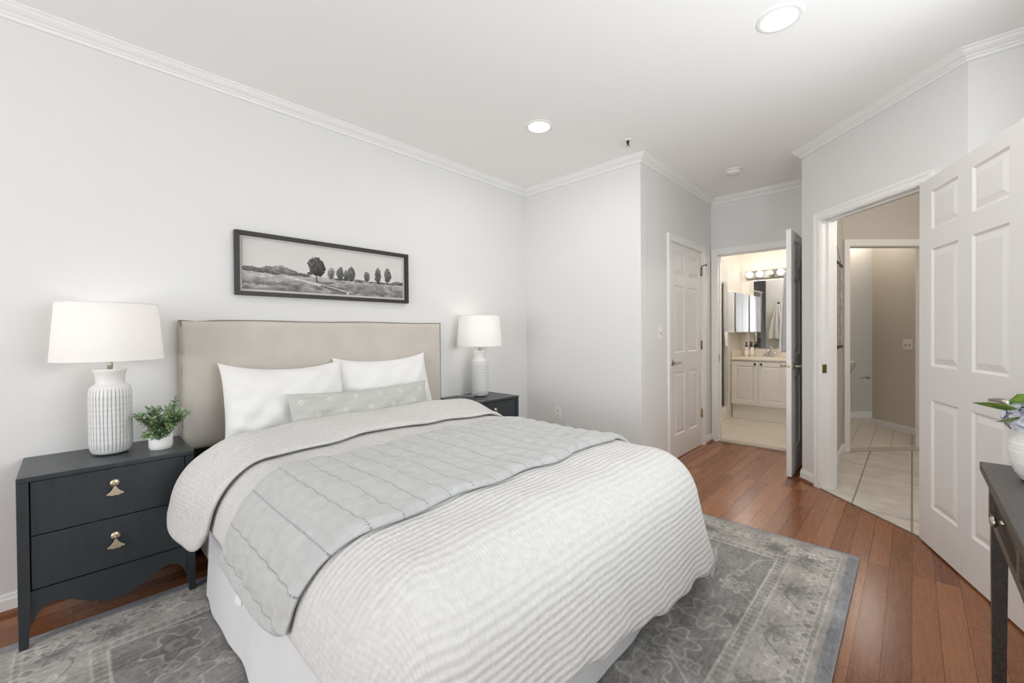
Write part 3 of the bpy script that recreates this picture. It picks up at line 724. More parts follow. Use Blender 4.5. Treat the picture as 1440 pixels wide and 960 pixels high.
# border: scrolling vine with palmettes
sw = s_+.01*vnoise(gx*20, gy*20, 8)
c = lay(c, ringm(en, .165+.052*np.sin(sw*2*PI/.36), .008)*bm*(en > .085)*(en < .25), dark*1.12, .75)
per = .36
for side in range(4):
    Ls = (RX1-RX0) if side < 2 else (RY1-RY0); nn = int(Ls/per*2)
    for k in range(nn+1):
        q = .16+k*per/2
        if q > Ls-.12: continue
        d0 = .165+(.02 if k % 2 else -.02)
        cx, cy = [(RX0+q, RY0+d0), (RX0+q, RY1-d0), (RX0+d0, RY0+q), (RX1-d0, RY0+q)][side]
        c = blossom(c, cx, cy, .062 if k % 2 else .045, 8 if k % 2 else 5, k, mid*.95 if k % 2 else light*.95, dark*1.15 if k % 2 else light, .85)
        for dd in (-.055, .055):
            fx, fy = [(cx+dd, RY0+.10), (cx+dd, RY1-.10), (RX0+.10, cy+dd), (RX1-.10, cy+dd)][side]
            c = blossom(c, fx, fy, .024, 4, 0, mid*.9, light, .75)
# guard stripes
for d0, w0, col, a in ((.066, .006, light, .75), (.088, .005, light, .55), (.262, .006, light, .7), (.285, .004, dark*1.2, .5), (.308, .006, light, .7)):
    c = lay(c, ringm(en, d0, w0), col, a)
zig = (np.abs((s_/.034) % 1-.5) < .28)*((en > .267)*(en < .303) | (en > .070)*(en < .086)); c = lay(c, zig*1.0, mid*.93, .55)
c = np.where((ey_ < .040)[..., None], stripe, c); c = np.where(((ex_ < .012) & (ey_ >= .04))[..., None], stripe, c)
# distressing
wear = fbm(gx*9, gy*9, 20, 4); st = fbm(gx*18, gy*160, 31, 3); st2 = fbm(gx*150, gy*150, 41, 2)
c = c+((wear-.5)*.22)[..., None]+((st-.5)*.15)[..., None]+((st2-.5)*.13)[..., None]
soft = np.clip((fbm(gx*5, gy*5, 55, 3)-.45)*3.0, 0, 1)*.18
avg = np.where(inb[..., None], border, field)*1.04
c = c*(1-soft[..., None])+(avg+((st2-.5)*.16+(wear-.5)*.1)[..., None])*soft[..., None]
rz_ = .0105+.0012*hashgrid(gx*120, gy*120, 77)
b = MB(); me = bpy.data.meshes.new('rug')
V = np.stack([gx, gy, rz_], -1).reshape(-1, 3); idx = np.arange(nx*ny).reshape(ny, nx)
F = np.stack([idx[:-1, :-1], idx[:-1, 1:], idx[1:, 1:], idx[1:, :-1]], -1).reshape(-1, 4)
me.from_pydata(V.tolist(), [], F.tolist()); setcol(me, s2l(c.reshape(-1, 3))); me.materials.append(M['rug'])
rug = bpy.data.objects.new('rug', me); COL.objects.link(rug)
tag(rug, 'large grey distressed floral rug lying under the bed on the wood floor', 'rug')
b = MB(); w_ = .006
for q in ((RX0-w_, RX1+w_, RY0-w_, RY0), (RX0-w_, RX1+w_, RY1, RY1+w_), (RX0-w_, RX0, RY0, RY1), (RX1, RX1+w_, RY0, RY1)): b.box(*q, .0005, .0115)
b.build('binding', M['rug_edge'], rug)
b = MB(); b.box(RX0, RX1, RY0, RY1, .0005, .004); b.build('backing', M['rug_edge'], rug)

# ------------------------------------------------------------------ bed
bed = thing('bed', 'queen bed with beige linen headboard and white skirt on the grey rug', 'bed', (1.228, 1.8, .0115))
BO = Vector((1.228, 1.8, .0115))
def lc(v): return (v[0]-BO.x, v[1]-BO.y, v[2]-BO.z)
def bbox(b, x0, x1, y0, y1, z0, z1): return b.box(x0-BO.x, x1-BO.x, y0-BO.y, y1-BO.y, z0-BO.z, z1-BO.z)
HX0, HX1, HZ0, HZ1, HF, HB = .404, 2.068, .60, 1.288, 2.775, 2.874
# padded headboard with soft rounded front
b = MB(); nu, nv = 60, 30; vs = []
us = np.concatenate([[0, .004, .012, .03], np.linspace(.06, .94, nu), [.97, .988, .996, 1]]); ws = np.concatenate([[0, .008, .02, .05], np.linspace(.1, .9, nv), [.95, .98, .992, 1]])
for w_ in ws:
    for u_ in us:
        x = HX0+(HX1-HX0)*u_; zz = HZ0+(HZ1-HZ0)*w_
        ed = min(min(u_, 1-u_)*(HX1-HX0), min(w_, 1-w_)*(HZ1-HZ0)); r_ = .022
        dy = r_-math.sqrt(max(0, r_*r_-(r_-min(ed, r_))**2))
        zz += .002*math.sin(x*9+1)*(w_ > .9)
        vs.append(lc((x, HF+dy*.8-.010*math.sin(PI*u_)**.5*math.sin(PI*w_)**.5+.0015*math.sin(x*17+zz*9), zz)))
nu_, nv_ = len(us), len(ws)
fs = [(j*nu_+i, j*nu_+i+1, (j+1)*nu_+i+1, (j+1)*nu_+i) for j in range(nv_-1) for i in range(nu_-1)]
b.add(vs, fs, True)
ring = [i for i in range(nu_)]+[j*nu_+nu_-1 for j in range(1, nv_)]+[(nv_-1)*nu_+i for i in range(nu_-2, -1, -1)]+[j*nu_ for j in range(nv_-2, 0, -1)]
back = [(vs[i][0], HB-BO.y, vs[i][2]) for i in ring]; k0 = len(b.v); b.v += back; nr = len(ring)
for q in range(nr): b.f.append((ring[q], k0+q, k0+(q+1) % nr, ring[(q+1) % nr])); b.sm.append(False)
b.f.append(tuple(range(k0, k0+nr))); b.sm.append(False)
hb = b.build('headboard', M['linen'], bed)
b = MB(); pts = []
for zz in np.linspace(HZ0+.01, HZ1-.04, 24): pts.append(lc((HX0+.006+.0025*math.sin(zz*23), HF+.016, zz)))
pts += [lc((HX0-.001, HF+.012, HZ1-.018)), lc((HX0-.008, HF+.02, HZ1+.002))]
b.tube(pts, .0035, 8)
b.build('seam', M['seam_shade'], hb)
b = MB(); pts = [lc((HX0-.008+ (HX1-HX0+.014)*t_, HF+.018, HZ1+.001+.002*math.sin((HX0+(HX1-HX0)*t_)*9+1)-.006*math.exp(-((t_-.05)/.03)**2))) for t_ in np.linspace(0, 1, 50)]
b.tube(pts, .004, 8); b.build('seam', M['seam_shade'], hb)
b = MB(); pts = [lc((HX1+.004, HF+.016, zz)) for zz in np.linspace(HZ0+.01, HZ1+.004, 20)]; b.tube(pts, .003, 8); b.build('seam', M['seam_shade'], hb)
b = MB(); bbox(b, .43, 2.04, 2.80, 2.86, .02, .605); b.build('headboard_base', M['black'], bed, .004)
b = MB(); bbox(b, .50, 1.96, .86, 2.765, .10, .335); b.build('platform', M['gap'], bed, .01)
for x in (.54, 1.90):
    for y in (.92, 2.70):
        b = MB(); bbox(b, x-.025, x+.025, y-.025, y+.025, .0117 if y < 2 else .002, .10); b.build('leg', M['gap'], bed)
b = MB(); bbox(b, .480, 1.978, .81, 2.768, .336, .60); b.build('mattress', M['sheet'], bed, .085, 6)
def skirt(p0, p1, z0, z1, flare, waves, name='bed_skirt', m='skirt'):
    T, L = frame2(p0, p1); b = MB(); nu = max(8, int(L/.012)); nv = 8; vs = []
    for side in (0, 1):
        for j in range(nv+1):
            q = j/nv
            for i in range(nu+1):
                s_ = L*i/nu; o_ = flare*q+waves*q*(math.sin(s_*11)+.6*math.sin(s_*23+1))-.0018*side
                p = T(Vector((s_, o_, z1+(z0-z1)*q))); vs.append(lc(p))
    n1 = (nu+1)*(nv+1); fs = []
    for k in (0, n1):
        for j in range(nv):
            for i in range(nu): a = k+j*(nu+1)+i; fs.append((a, a+1, a+nu+2, a+nu+1))
    b.add(vs, fs, True); return b.build(name, M[m], bed)
skirt((.437, .785), (.437, 2.345), .022, .36, .026, .005)
skirt((.466, 2.335), (.466, 2.74), .12, .36, .012, .004)
skirt((2.035, .80), (.44, .80), .022, .36, .018, .005)
skirt((2.01, 2.74), (2.01, .80), .022, .36, .020, .005)

# draped bedding: one surface laid over the mattress, layers stacked along its normal
DX0, DX1, DY0, RR, PM, ZT = .600, 1.860, .905, .18, math.radians(79), .622
def drape(xu, yv, off, fold=1.0):
    cx = np.clip(xu, DX0, DX1); a = xu-cx; cy = np.maximum(yv, DY0); bb = yv-cy
    h = np.hypot(a, bb)+1e-9; L = (np.abs(a)**4+np.abs(bb)**4)**(1/4); dx, dy = a/h, bb/h
    ph = np.minimum(L/RR, PM); st = np.maximum(0, L-RR*PM)
    hor = RR*np.sin(ph)+st*math.cos(PM); drop = RR*(1-np.cos(ph))+st*math.sin(PM)
    amp = np.clip(st/.30, 0, 1.3)**1.3
    per = np.where(np.abs(a) > np.abs(bb), yv, xu*1.0)
    w = .006*np.sin(per*13+1.0)+.0035*np.sin(per*27+2.2)+.0015*np.sin(per*49)
    corner = np.minimum(np.abs(a), np.abs(bb))/(np.maximum(np.abs(a), np.abs(bb))+1e-6)
    th = np.arctan2(np.abs(bb), np.abs(a)+1e-9)
    w = w+corner*.020*np.cos(th*9.0)+corner*.012
    hor = hor+amp*w*fold
    top = np.clip(1-L/.2, 0, 1)
    cen = 1-((cx-1.228)/.75)**2
    pf = .022*cen*np.clip((yv-.80)/.35, 0, 1)+top*fold*(.0035*np.sin(xu*9+yv*5)+.003*np.sin(xu*4-yv*11+1)+.002*np.sin(xu*23+yv*17))
    sp, cp = np.sin(ph), np.cos(ph)
    return np.stack([cx+dx*(hor+off*sp), cy+dy*(hor+off*sp), ZT+pf-drop+off*cp], -1)
def edged(a, c, n, r):
    e = np.array([0, .06, .2, .45, .75, 1.0])*r
    return np.concatenate([a+e, np.linspace(a+r, c-r, n)[1:-1], c-e[::-1]])
def sheet(name, us, vs_, yfun, base, tfun, m, parent=None, r=.02, loc=None, fold=1.0, ends=0.0):
    """us: across (unrolled x); vs_: 0..1 along, mapped by yfun(u, v) to unrolled y"""
    U, Vv = np.meshgrid(us, vs_); Y = yfun(U, Vv)
    du = np.minimum(U-us[0], us[-1]-U); dv = np.minimum(np.abs(Y-Y[0:1]), np.abs(Y[-1:]-Y)); e = np.minimum(np.minimum(du, dv)/r, 1)
    rnd = np.sqrt(np.clip(1-(1-e)**2, 0, 1))
    t = tfun(U, Y)
    U0 = U; U = U+ends*np.abs(2*Vv-1)**3.5*np.clip((DX0-U)/.30, 0, 1.2)-ends*np.abs(2*Vv-1)**3.5*np.clip((U-DX1)/.30, 0, 1.2)   # round the hanging corners
    top = drape(U, Y, base+t*(.5+.5*rnd), fold); bot = drape(U, Y, base+t*(.5-.5*rnd)*np.where(e < 1, 1, 0), fold)
    nv_, nu_ = U.shape; b = MB(); P = np.concatenate([top.reshape(-1, 3), bot.reshape(-1, 3)])
    if loc is not None: P = P-np.array(loc)
    n1 = nu_*nv_; fs = []
    for j in range(nv_-1):
        for i in range(nu_-1):
            a = j*nu_+i; q = (a, a+1, a+nu_+1, a+nu_); fs.append(q); fs.append(tuple(x+n1 for x in q[::-1]))
    ring = [i for i in range(nu_)]+[j*nu_+nu_-1 for j in range(1, nv_)]+[(nv_-1)*nu_+i for i in range(nu_-2, -1, -1)]+[j*nu_ for j in range(nv_-2, 0, -1)]
    for a, c in zip(ring, ring[1:]+ring[:1]): fs.append((c, a, a+n1, c+n1))
    uv = np.stack([U, Y], -1).reshape(-1, 2); b.add(P.tolist(), fs, True, np.concatenate([uv, uv]).tolist())
    return b.build(name, M[m], parent, loc=loc)
sm = lambda x: np.clip(x, 0, 1)**2*(3-2*np.clip(x, 0, 1))
vv = np.concatenate([[0, .003, .008, .015, .025], np.linspace(.04, 1, 130)])
hem = lambda U: DY0-(.425+.14*sm((U-.5)/1.4)+.008*np.sin(U*31))
du = thing('duvet', 'white waffle-weave duvet spread over the bed with its top folded back', 'duvet', (1.228, 1.6, .60))
sheet('cover', edged(DX0-.315, DX1+.60, 170, .03), vv, lambda U, V: hem(U)+(2.30-hem(U))*V, .006, lambda U, Y: .034+0*U, 'waffle', du, .03)
def foldY(U, V):
    lo = 1.985+.05*np.sin((U-.4)*1.9)+.012*np.sin(U*13); hi = 2.355+.01*np.sin(U*9)+.03*sm((DX0-.1-U)/.2)
    return lo+(hi-lo)*V
o = sheet('folded_top', edged(DX0-.405, DX1+.38, 150, .03), np.concatenate([[0, .012, .03, .06, .1], np.linspace(.14, .86, 34), [.9, .94, .97, .988, 1]]), foldY, .046,
      lambda U, Y: .026+.050*sm((Y-2.0)/.30)+.012*sm((DX0-.15-U)/.2)+.006*np.sin(U*19)*np.clip((DX0-.1-U)/.1, 0, 1), 'waffle', du, .045, ends=.085)
for ch in du.children: ch.location = (-1.228, -1.6, -.60)
th = thing('throw_blanket', 'pale grey quilted throw laid across the white duvet', 'throw', (1.228, 1.45, .69))
def throwY(U, V):
    lo = 1.085-.03*np.sin((U-.5)*2)+.010*np.sin(U*17)+.05*sm((DX0-.1-U)/.25); hi = 1.83+.02*np.sin(U*5)-.10*sm((DX0+.02-U)/.25)
    return lo+(hi-lo)*V
sheet('blanket', edged(DX0-.340, DX1+.26, 200, .02), np.concatenate([[0, .01, .025, .045, .07], np.linspace(.1, .93, 44), [.955, .975, .99, 1]]), throwY, .044,
      lambda U, Y: .013+.006*np.abs(np.sin(PI*(U/.088)-PI/2))**.7+.004*np.sin(Y*70+U*8)*np.sin(U*37)+.008*sm((1.22-Y)/.12), 'throw', th, .022, ends=.05)
def throwY2(U, V): return 1.50+.02*np.sin(U*13)+(.30+.02*np.sin(U*11))*V
sheet('under_layer', edged(DX0-.350, DX0-.06, 50, .02), np.concatenate([[0, .02, .06, .1], np.linspace(.15, .9, 20), [.95, .98, 1]]), throwY2, .0415, lambda U, Y: .012+0*U, 'throw', th, .012)
b = MB(); b.box(-.0015, .0015, -.02, .02, -.05, 0); b.build('care_tag', M['white_cotton'], th, loc=tuple(drape(np.array(DX0-.315), np.array(1.60), .035)-np.array([.0, 0, .045])), rot=(0, .12, .2))
for ch in th.children:
    if ch.name.startswith('care_tag'): ch.location = Vector(ch.location)-Vector((1.228, 1.45, .69))
    else: ch.location = (-1.228, -1.45, -.69)

def pillow(name, label, w, h, t, loc, rot, m, ear=.035, sag=.03, seed=1, nu=56, nv=40, cat='pillow', group=None, uv=False, pinch=1.0):
    rs = np.random.RandomState(seed); ph = rs.uniform(0, 6, 8)
    c = np.cos(np.linspace(PI, 0, nu+1)); d = np.cos(np.linspace(PI, 0, nv+1)); U, V_ = np.meshgrid(c, d); vs = []; uvs = []
    for sg in (-1, 1):
        x = U*w/2*(1-ear*(1-np.abs(V_)**3)*np.abs(U)**2); zz = V_*h/2*(1-ear*1.3*(1-np.abs(U)**3)*np.abs(V_)**2)
        prof = ((1-np.abs(U)**3.2)*(1-np.abs(V_)**2.6)); y = sg*t/2*np.clip(prof, 0, 1)**.62
        wr = .006*np.sin(U*7+V_*3+ph[0])*np.sin(V_*5+ph[1])+.004*np.sin(U*13-V_*9+ph[2])+.012*np.exp(-((U+.8)/.25)**2)*np.sin(V_*14+U*6+ph[3])*.5
        y = y+sg*wr*np.clip(prof*3, 0, 1)
        zz = zz-sag*(1-U**2)*np.clip(V_, 0, 1)*1.0
        y = y*(1+.35*np.clip(-V_, -.6, 1))
        vs.append(np.stack([x, y, zz+h/2], -1).reshape(-1, 3)); uvs.append(np.stack([x, zz], -1).reshape(-1, 2))
    n1 = (nu+1)*(nv+1); fs = []
    for k, fl in ((0, 0), (n1, 1)):
        for j in range(nv):
            for i in range(nu): a = k+j*(nu+1)+i; q = (a, a+1, a+nu+2, a+nu+1); fs.append(q[::-1] if fl else q)
    ring = [i for i in range(nu+1)]+[j*(nu+1)+nu for j in range(1, nv+1)]+[nv*(nu+1)+i for i in range(nu-1, -1, -1)]+[j*(nu+1) for j in range(nv-1, 0, -1)]
    for a, c2 in zip(ring, ring[1:]+ring[:1]): fs.append((a, a+n1, c2+n1, c2))
    b = MB().add(np.concatenate(vs).tolist(), fs, True, np.concatenate(uvs).tolist())
    # weld the rim: shift both sides to touch
    o = b.build(name, M[m], None, loc=loc, rot=rot); return tag(o, label, cat, group)
pillow('bed_pillow', 'large white pillow at the left of the bed against the headboard', .67, .455, .17, (.872, 2.56, .622), (-.33, .02, .0), 'white_cotton', .05, .035, 3, group='white pillows against the headboard')
pillow('bed_pillow', 'white pillow at the right of the bed behind the long cushion', .70, .46, .15, (1.528, 2.605, .622), (-.30, -.015, -.02), 'white_cotton', .05, .03, 5, group='white pillows against the headboard')
cu = pillow('lumbar_cushion', 'long grey cushion with white diamond embroidery in front of the pillows', .92, .275, .105, (1.262, 2.412, .622), (-.28, .0, .01), 'cushion', .045, .015, 8, cat='cushion')

# ------------------------------------------------------------------ nightstands
def nightstand(name, label, loc):
    t = thing(name, label, 'nightstand', loc, group='slate nightstands beside the bed')
    b = MB(); b.box(-.272, .272, -.208, .205, .651, .671); b.build('top', M['slate'], t, .003)
    for sx in (-1, 1):
        for yy, zz in ((-.203, .013), (.168, .002)):
            b = MB(); x0, x1 = (-.272, -.240) if sx < 0 else (.240, .272)
            b.box(x0, x1, yy, yy+.036, .16, .651)
            b.taper(x0, x1, yy, yy+.036, zz, .16, .000 if sx < 0 else .007, .007 if sx < 0 else 0, 0, .007)
            b.build('leg', M['slate'], t, .0015)
    b = MB(); b.box(-.264, -.240, -.167, .168, .20, .650); b.box(.240, .264, -.167, .168, .20, .650); b.box(-.24, .24, .19, .20, .20, .65); b.build('side_panel', M['slate'], t)
    b = MB(); b.box(-.2395, .2395, -.178, .19, .225, .6505); b.build('carcass', M['gap'], t)
    px = [-.240, -.232, -.222, -.205, -.185, -.16, -.13, -.10, -.065, -.03, 0]; pz = [.085, .112, .135, .153, .161, .160, .148, .128, .107, .094, .090]
    pts = list(zip(px, pz))+[(-x, z_) for x, z_ in list(zip(px, pz))[-2::-1]]
    b = MB(); b.prism(pts+[(.240, .226), (-.240, .226)], -.196, -.176, 'y'); b.build('apron', M['slate'], t)
    for z0, z1 in ((.440, .648), (.231, .436)):
        b = MB(); b.box(-.2365, .2365, -.198, -.1785, z0, z1); dr = b.build('drawer', M['slate'], t, .0015)
        zc = z0+.145 if z0 > .4 else z0+.130
        b = MB(); b.tube([(0, -.198, zc), (0, -.203, zc), (0, -.207, zc)], [.0165, .015, .007], 24); b.tube([(0, -.205, zc), (0, -.214, zc-.004)], [.006, .0045], 10)
        fan = [(-.004, -.013), (-.009, -.024), (-.018, -.034), (-.027, -.040), (-.026, -.046), (-.018, -.0455), (-.011, -.050), (0, -.0485), (.011, -.050), (.018, -.0455), (.026, -.046), (.027, -.040), (.018, -.034), (.009, -.024), (.004, -.013), (0, -.010)]
        T = lambda p: Vector((p.x, -.213+p.y-.18*(-p.z)*.35, zc+p.z))
        b.prism(fan[::-1], -.002, .002, 'y', T); b.build('pull', M['pull'], dr, .0012)
    return t
nsl = nightstand('nightstand', 'dark slate two-drawer nightstand left of the bed holding the potted plant', (.128, 2.668, 0))
nsr = nightstand('nightstand', 'dark slate nightstand right of the bed, partly hidden by the duvet', (2.380, 2.668, 0))

# ------------------------------------------------------------------ table lamps
def lamp(label, loc, power, rz=0):
    t = thing('table_lamp', label, 'lamp', loc, rz, group='ribbed white table lamps on the nightstands')
    nR = 34; seg = nR*8
    prof = [(.0555, .004), (.062, .008), (.068, .016), (.0725, .030), (.0745, .05)]+[(.0748-.000*k, .05+.011*k) for k in range(1, 21)]+[(.0738, .284), (.0715, .298), (.0670, .307), (.0600, .313), (.0535, .318), (.0505, .326), (.0500, .340), (.0515, .355), (.0545, .368), (.0580, .378), (.0585, .384), (.0560, .388), (.048, .388), (.046, .380)]
    prof = [(.0001, .004)]+prof+[(.0001, .378)]
    rs = random.Random(4); jit = [rs.uniform(-.25, .25) for _ in range(nR)]
    cols = []
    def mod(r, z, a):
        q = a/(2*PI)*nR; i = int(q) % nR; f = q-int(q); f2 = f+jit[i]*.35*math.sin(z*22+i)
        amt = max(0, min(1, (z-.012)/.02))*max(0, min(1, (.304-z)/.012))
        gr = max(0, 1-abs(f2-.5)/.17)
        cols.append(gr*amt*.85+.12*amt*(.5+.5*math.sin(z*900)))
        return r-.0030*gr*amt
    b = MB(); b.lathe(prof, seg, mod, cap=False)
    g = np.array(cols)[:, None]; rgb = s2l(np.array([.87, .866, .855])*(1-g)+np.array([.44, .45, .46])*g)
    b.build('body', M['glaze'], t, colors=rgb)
    b = MB(); b.lathe([(.052, 0), (.054, .004)], 40); b.build('foot', M['black'], t)
    b = MB(); b.tube([(0, 0, .379), (0, 0, .44)], .010, 14); b.tube([(0, 0, .44), (0, 0, .50)], .016, 14); b.build('socket', M['nickel'], t)
    b = MB(); b.ball((0, 0, .545), .030, 18, 12, (1, 1, 1.25)); b.build('light_bulb', M['lamp_bulb'], t)
    b = MB(); n_ = 64; zs = np.linspace(.427, .686, 10); vs = []
    for z_ in zs:
        r = .193+(.173-.193)*(z_-.427)/.259
        for k in range(n_): vs.append((r*math.cos(2*PI*k/n_), r*math.sin(2*PI*k/n_), z_))
    b.add(vs, [(i*n_+k, i*n_+(k+1) % n_, (i+1)*n_+(k+1) % n_, (i+1)*n_+k) for i in range(len(zs)-1) for k in range(n_)], True)
    sh = b.build('lamp_shade', M['shade'], t)
    for z_, r in ((.428, .1925), (.685, .1725)):
        b = MB(); b.tube([(r*math.cos(2*PI*k/48), r*math.sin(2*PI*k/48), z_) for k in range(49)], .0022, 6); b.build('rim', M['white_cotton'], sh)
    b = MB()
    for k in range(3): b.tube([(0, 0, .665), (.1715*math.cos(2.1*k+.4), .1715*math.sin(2.1*k+.4), .680)], .0018, 6)
    b.tube([(0, 0, .50), (.03, 0, .52), (.034, 0, .58), (.01, 0, .655), (0, 0, .665)], .0018, 6); b.build('harp', M['nickel'], t)
    point('lamp_light', (0, 0, .56), power*K, (1, .955, .91), .035, t)
    return t
lamp('ribbed white ceramic lamp beside the potted plant, left of the bed', (.130, 2.690, .671), 1.05)
l2 = lamp('ribbed white ceramic lamp on the right nightstand near the corner', (2.418, 2.700, .671), 1.45, .3)
b = MB(); pts = [(-.05, .02, .004), (-.09, .03, .006), (-.115, .01, .03), (-.10, -.02, .045), (-.075, -.01, .03), (-.07, .05, .006), (-.08, .14, .004), (-.085, .171, .002)]
def smooth(pts, n=8):
    P = [Vector(p) for p in pts]; out = []
    for i in range(len(P)-1):
        a, c = P[i], P[i+1]; p0 = P[max(i-1, 0)]; p3 = P[min(i+2, len(P)-1)]
        for k in range(n):
            t_ = k/n; out.append(.5*((2*a)+(c-p0)*t_+(2*p0-5*a+4*c-p3)*t_**2+(3*a-p0-3*c+p3)*t_**3))
    return out+[P[-1]]
b.tube(smooth(pts), .0025, 6); b.build('cord', M['plastic'], l2)
b = MB(); b.tube(smooth([(.075, 2.70, .006), (.09, 2.73, .006), (.13, 2.76, .006), (.17, 2.79, .006), (.22, 2.83, .006)]), .005, 8)
tag(b.build('power_cord', M['plastic']), 'white cord lying on the floor beneath the left nightstand', 'cord')

# ------------------------------------------------------------------ plants
def leaf(b, base, d, up, L, w, bend=.15, cup=.2):
    d = d.normalized(); s_ = d.cross(up).normalized(); n_ = s_.cross(d)
    rows = [(0, .06), (.22, .7), (.5, 1), (.78, .65), (1, .03)]; vs = []
    for t_, q in rows:
        c = base+d*(L*t_)-n_*(bend*L*t_*t_)
        vs += [c-s_*(w*q/2)+n_*(cup*w*q/2), c, c+s_*(w*q/2)+n_*(cup*w*q/2)]
    b.add(vs, [(i*3+k, i*3+k+1, i*3+k+4, i*3+k+3) for i in range(4) for k in range(2)], True)
pl = thing('potted_plant', 'small leafy green plant in a white pot on the left nightstand', 'plant', (.297, 2.612, .671))
b = MB(); b.lathe([(.0395, .0), (.0415, .003), (.0415, .006), (.0435, .008), (.0450, .014), (.0455, .076), (.0435, .078), (.0415, .076), (.040, .060), (.0005, .058)], 40); pt = b.build('pot', M['ceramic'], pl)
b = MB(); b.lathe([(.040, .058), (.030, .066), (.001, .069)], 24); b.build('soil', M['soil'], pl)
bl, bl2, bs = MB(), MB(), MB(); rs = random.Random(12)
for k in range(66):
    a = rs.uniform(0, 2*PI); r_ = rs.uniform(.015, .088); H = rs.uniform(.045, .125)-.35*max(0, r_-.06)
    p0 = Vector((.018*math.cos(a), .018*math.sin(a), .066)); p3 = Vector((r_*math.cos(a), r_*math.sin(a), .066+max(H, .015)))
    if k in (44, 45): p3 = Vector((.055, -.01, .205+.02*(k-44))); 
    if k == 46: p3 = Vector((.098, .0, .150))
    if k == 47: p3 = Vector((-.088, .0, .158))
    if k >= 50: p3 = Vector((rs.uniform(.045, .075)*math.cos(a), rs.uniform(.045, .075)*math.sin(a), rs.uniform(.062, .095)))
    pts = smooth([p0, p0.lerp(p3, .5)+Vector((0, 0, .012)), p3], 4); bs.tube(pts, .0013, 5)
    tgt = bl if rs.random() < .6 else bl2; nl = 11
    for j in range(nl):
        t_ = .30+.70*j/(nl-1); i = min(int(t_*(len(pts)-1)), len(pts)-2); c = pts[i].lerp(pts[i+1], t_*(len(pts)-1)-i)
        ax = (pts[i+1]-pts[i]).normalized(); an = j*2.4+rs.uniform(-.4, .4)
        side = ax.cross(Vector((.3, .5, .8))).normalized(); side = Matrix.Rotation(an, 3, ax) @ side
        dd = side*.75+ax*rs.uniform(.3, .8); leaf(tgt, c, dd, Vector((rs.uniform(-.4, .4), rs.uniform(-.4, .4), 1)), rs.uniform(.018, .030), rs.uniform(.011, .017))
    leaf(tgt, pts[-1], pts[-1]-pts[-2], Vector((.3, -.4, .6)), .024, .012)
bs.build('stems', M['stem'], pl); bl.build('foliage', M['leaf'], pl); bl2.build('foliage', M['leaf2'], pl)

# ------------------------------------------------------------------ picture over the headboard
pic = thing('framed_painting', 'long dark-framed grey landscape painting of trees above the headboard', 'painting', (1.242, YW, 1.633))
Wp, Hp, bw = 1.152, .378, .024
b = MB()
ou = [(-Wp/2, -Hp/2), (Wp/2, -Hp/2), (Wp/2, Hp/2), (-Wp/2, Hp/2)]; inn = [(-Wp/2+bw, -Hp/2+bw), (Wp/2-bw, -Hp/2+bw), (Wp/2-bw, Hp/2-bw), (-Wp/2+bw, Hp/2-bw)]
for i in range(4):
    q = [ou[i], ou[(i+1) % 4], inn[(i+1) % 4], inn[i]]; b.prism(q, -.036, -.002, 'y')
b.build('frame', M['frame'], pic, .0015)
b = MB(); b.box(-Wp/2+bw, Wp/2-bw, -.010, -.003, -Hp/2+bw, Hp/2-bw); b.build('backing', M['mat'], pic)
cw, chh = Wp-2*bw-.032, Hp-2*bw-.032; nx, ny = 460, 130
u, v = np.meshgrid(np.linspace(0, 1, nx), np.linspace(0, 1, ny)); asp = cw/chh
X_ = u*asp; 
hz = .345+.012*np.sin(u*6)+.01*(fbm(u*10, v*0+3, 2)-.5)
sky = .80+.03*(fbm(X_*2, v*6, 3)-.5)-.04*np.exp(-((v-.42)/.12)**2)*0
br_ = fbm(X_*5, v*14, 7, 4); br2 = fbm(X_*16, v*34, 9, 3)
gr = .60+.34*(br_-.5)+.22*(br2-.5)+.10*(v/.35-.5)
gr = gr-.22*np.clip(fbm(X_*4, v*9, 15, 3)-.5, 0, 1)*3*np.clip((.28-v)/.15, 0, 1)
img = np.where(v > hz, sky, gr)
def blob(cx, cy, rx, ry, tone, seed, rough=.55, amt=1.0):
    global img
    d = np.hypot((u-cx)*asp/(rx*asp), (v-cy)/ry); m_ = d+rough*(fbm(X_*11, v*11*1.1, seed, 4)-.5)*1.6 < 1
    tx = tone+.30*(fbm(X_*22, v*22, seed+3, 3)-.5)+.10*((v-cy)/ry)+.05*((cx-u)/rx)
    img = np.where(m_, img*(1-amt)+tx*amt, img)
for k, (cx, cy, rx, ry, tn) in enumerate(((.03, .405, .05, .05, .34), (.08, .39, .06, .045, .38), (.15, .42, .065, .085, .42), (.19, .43, .05, .09, .46), (.24, .395, .04, .06, .40), (.29, .375, .05, .04, .33), (.33, .365, .03, .035, .34))): blob(cx, cy, rx, ry, tn, 30+k)
def path_(u0, v0, u1, v1, w0, w1, tone):
    global img
    t_ = np.clip((u-u0)/(u1-u0), 0, 1); c = v0+(v1-v0)*t_**1.15; w = w0+(w1-w0)*t_; m_ = (np.abs(v-c+.02*(br2-.5)) < w)*(u > u0)*(u < u1); img = np.where(m_, tone+.12*(br2-.5), img)
path_(.22, .30, .60, .02, .012, .045, .78)
path_(.42, .16, .585, .0, .02, .05, .40)
blob(.46, .24, .06, .012, .36, 50); blob(.56, .345, .075, .022, .30, 51); blob(.67, .34, .04, .035, .42, 52); blob(.85, .335, .12, .02, .30, 53); blob(.97, .36, .05, .05, .38, 54); blob(.80, .13, .07, .10, .42, 55, .8, .7); blob(.11, .14, .12, .05, .40, 56, .9, .7); blob(.93, .10, .08, .07, .46, 57, .9, .6)
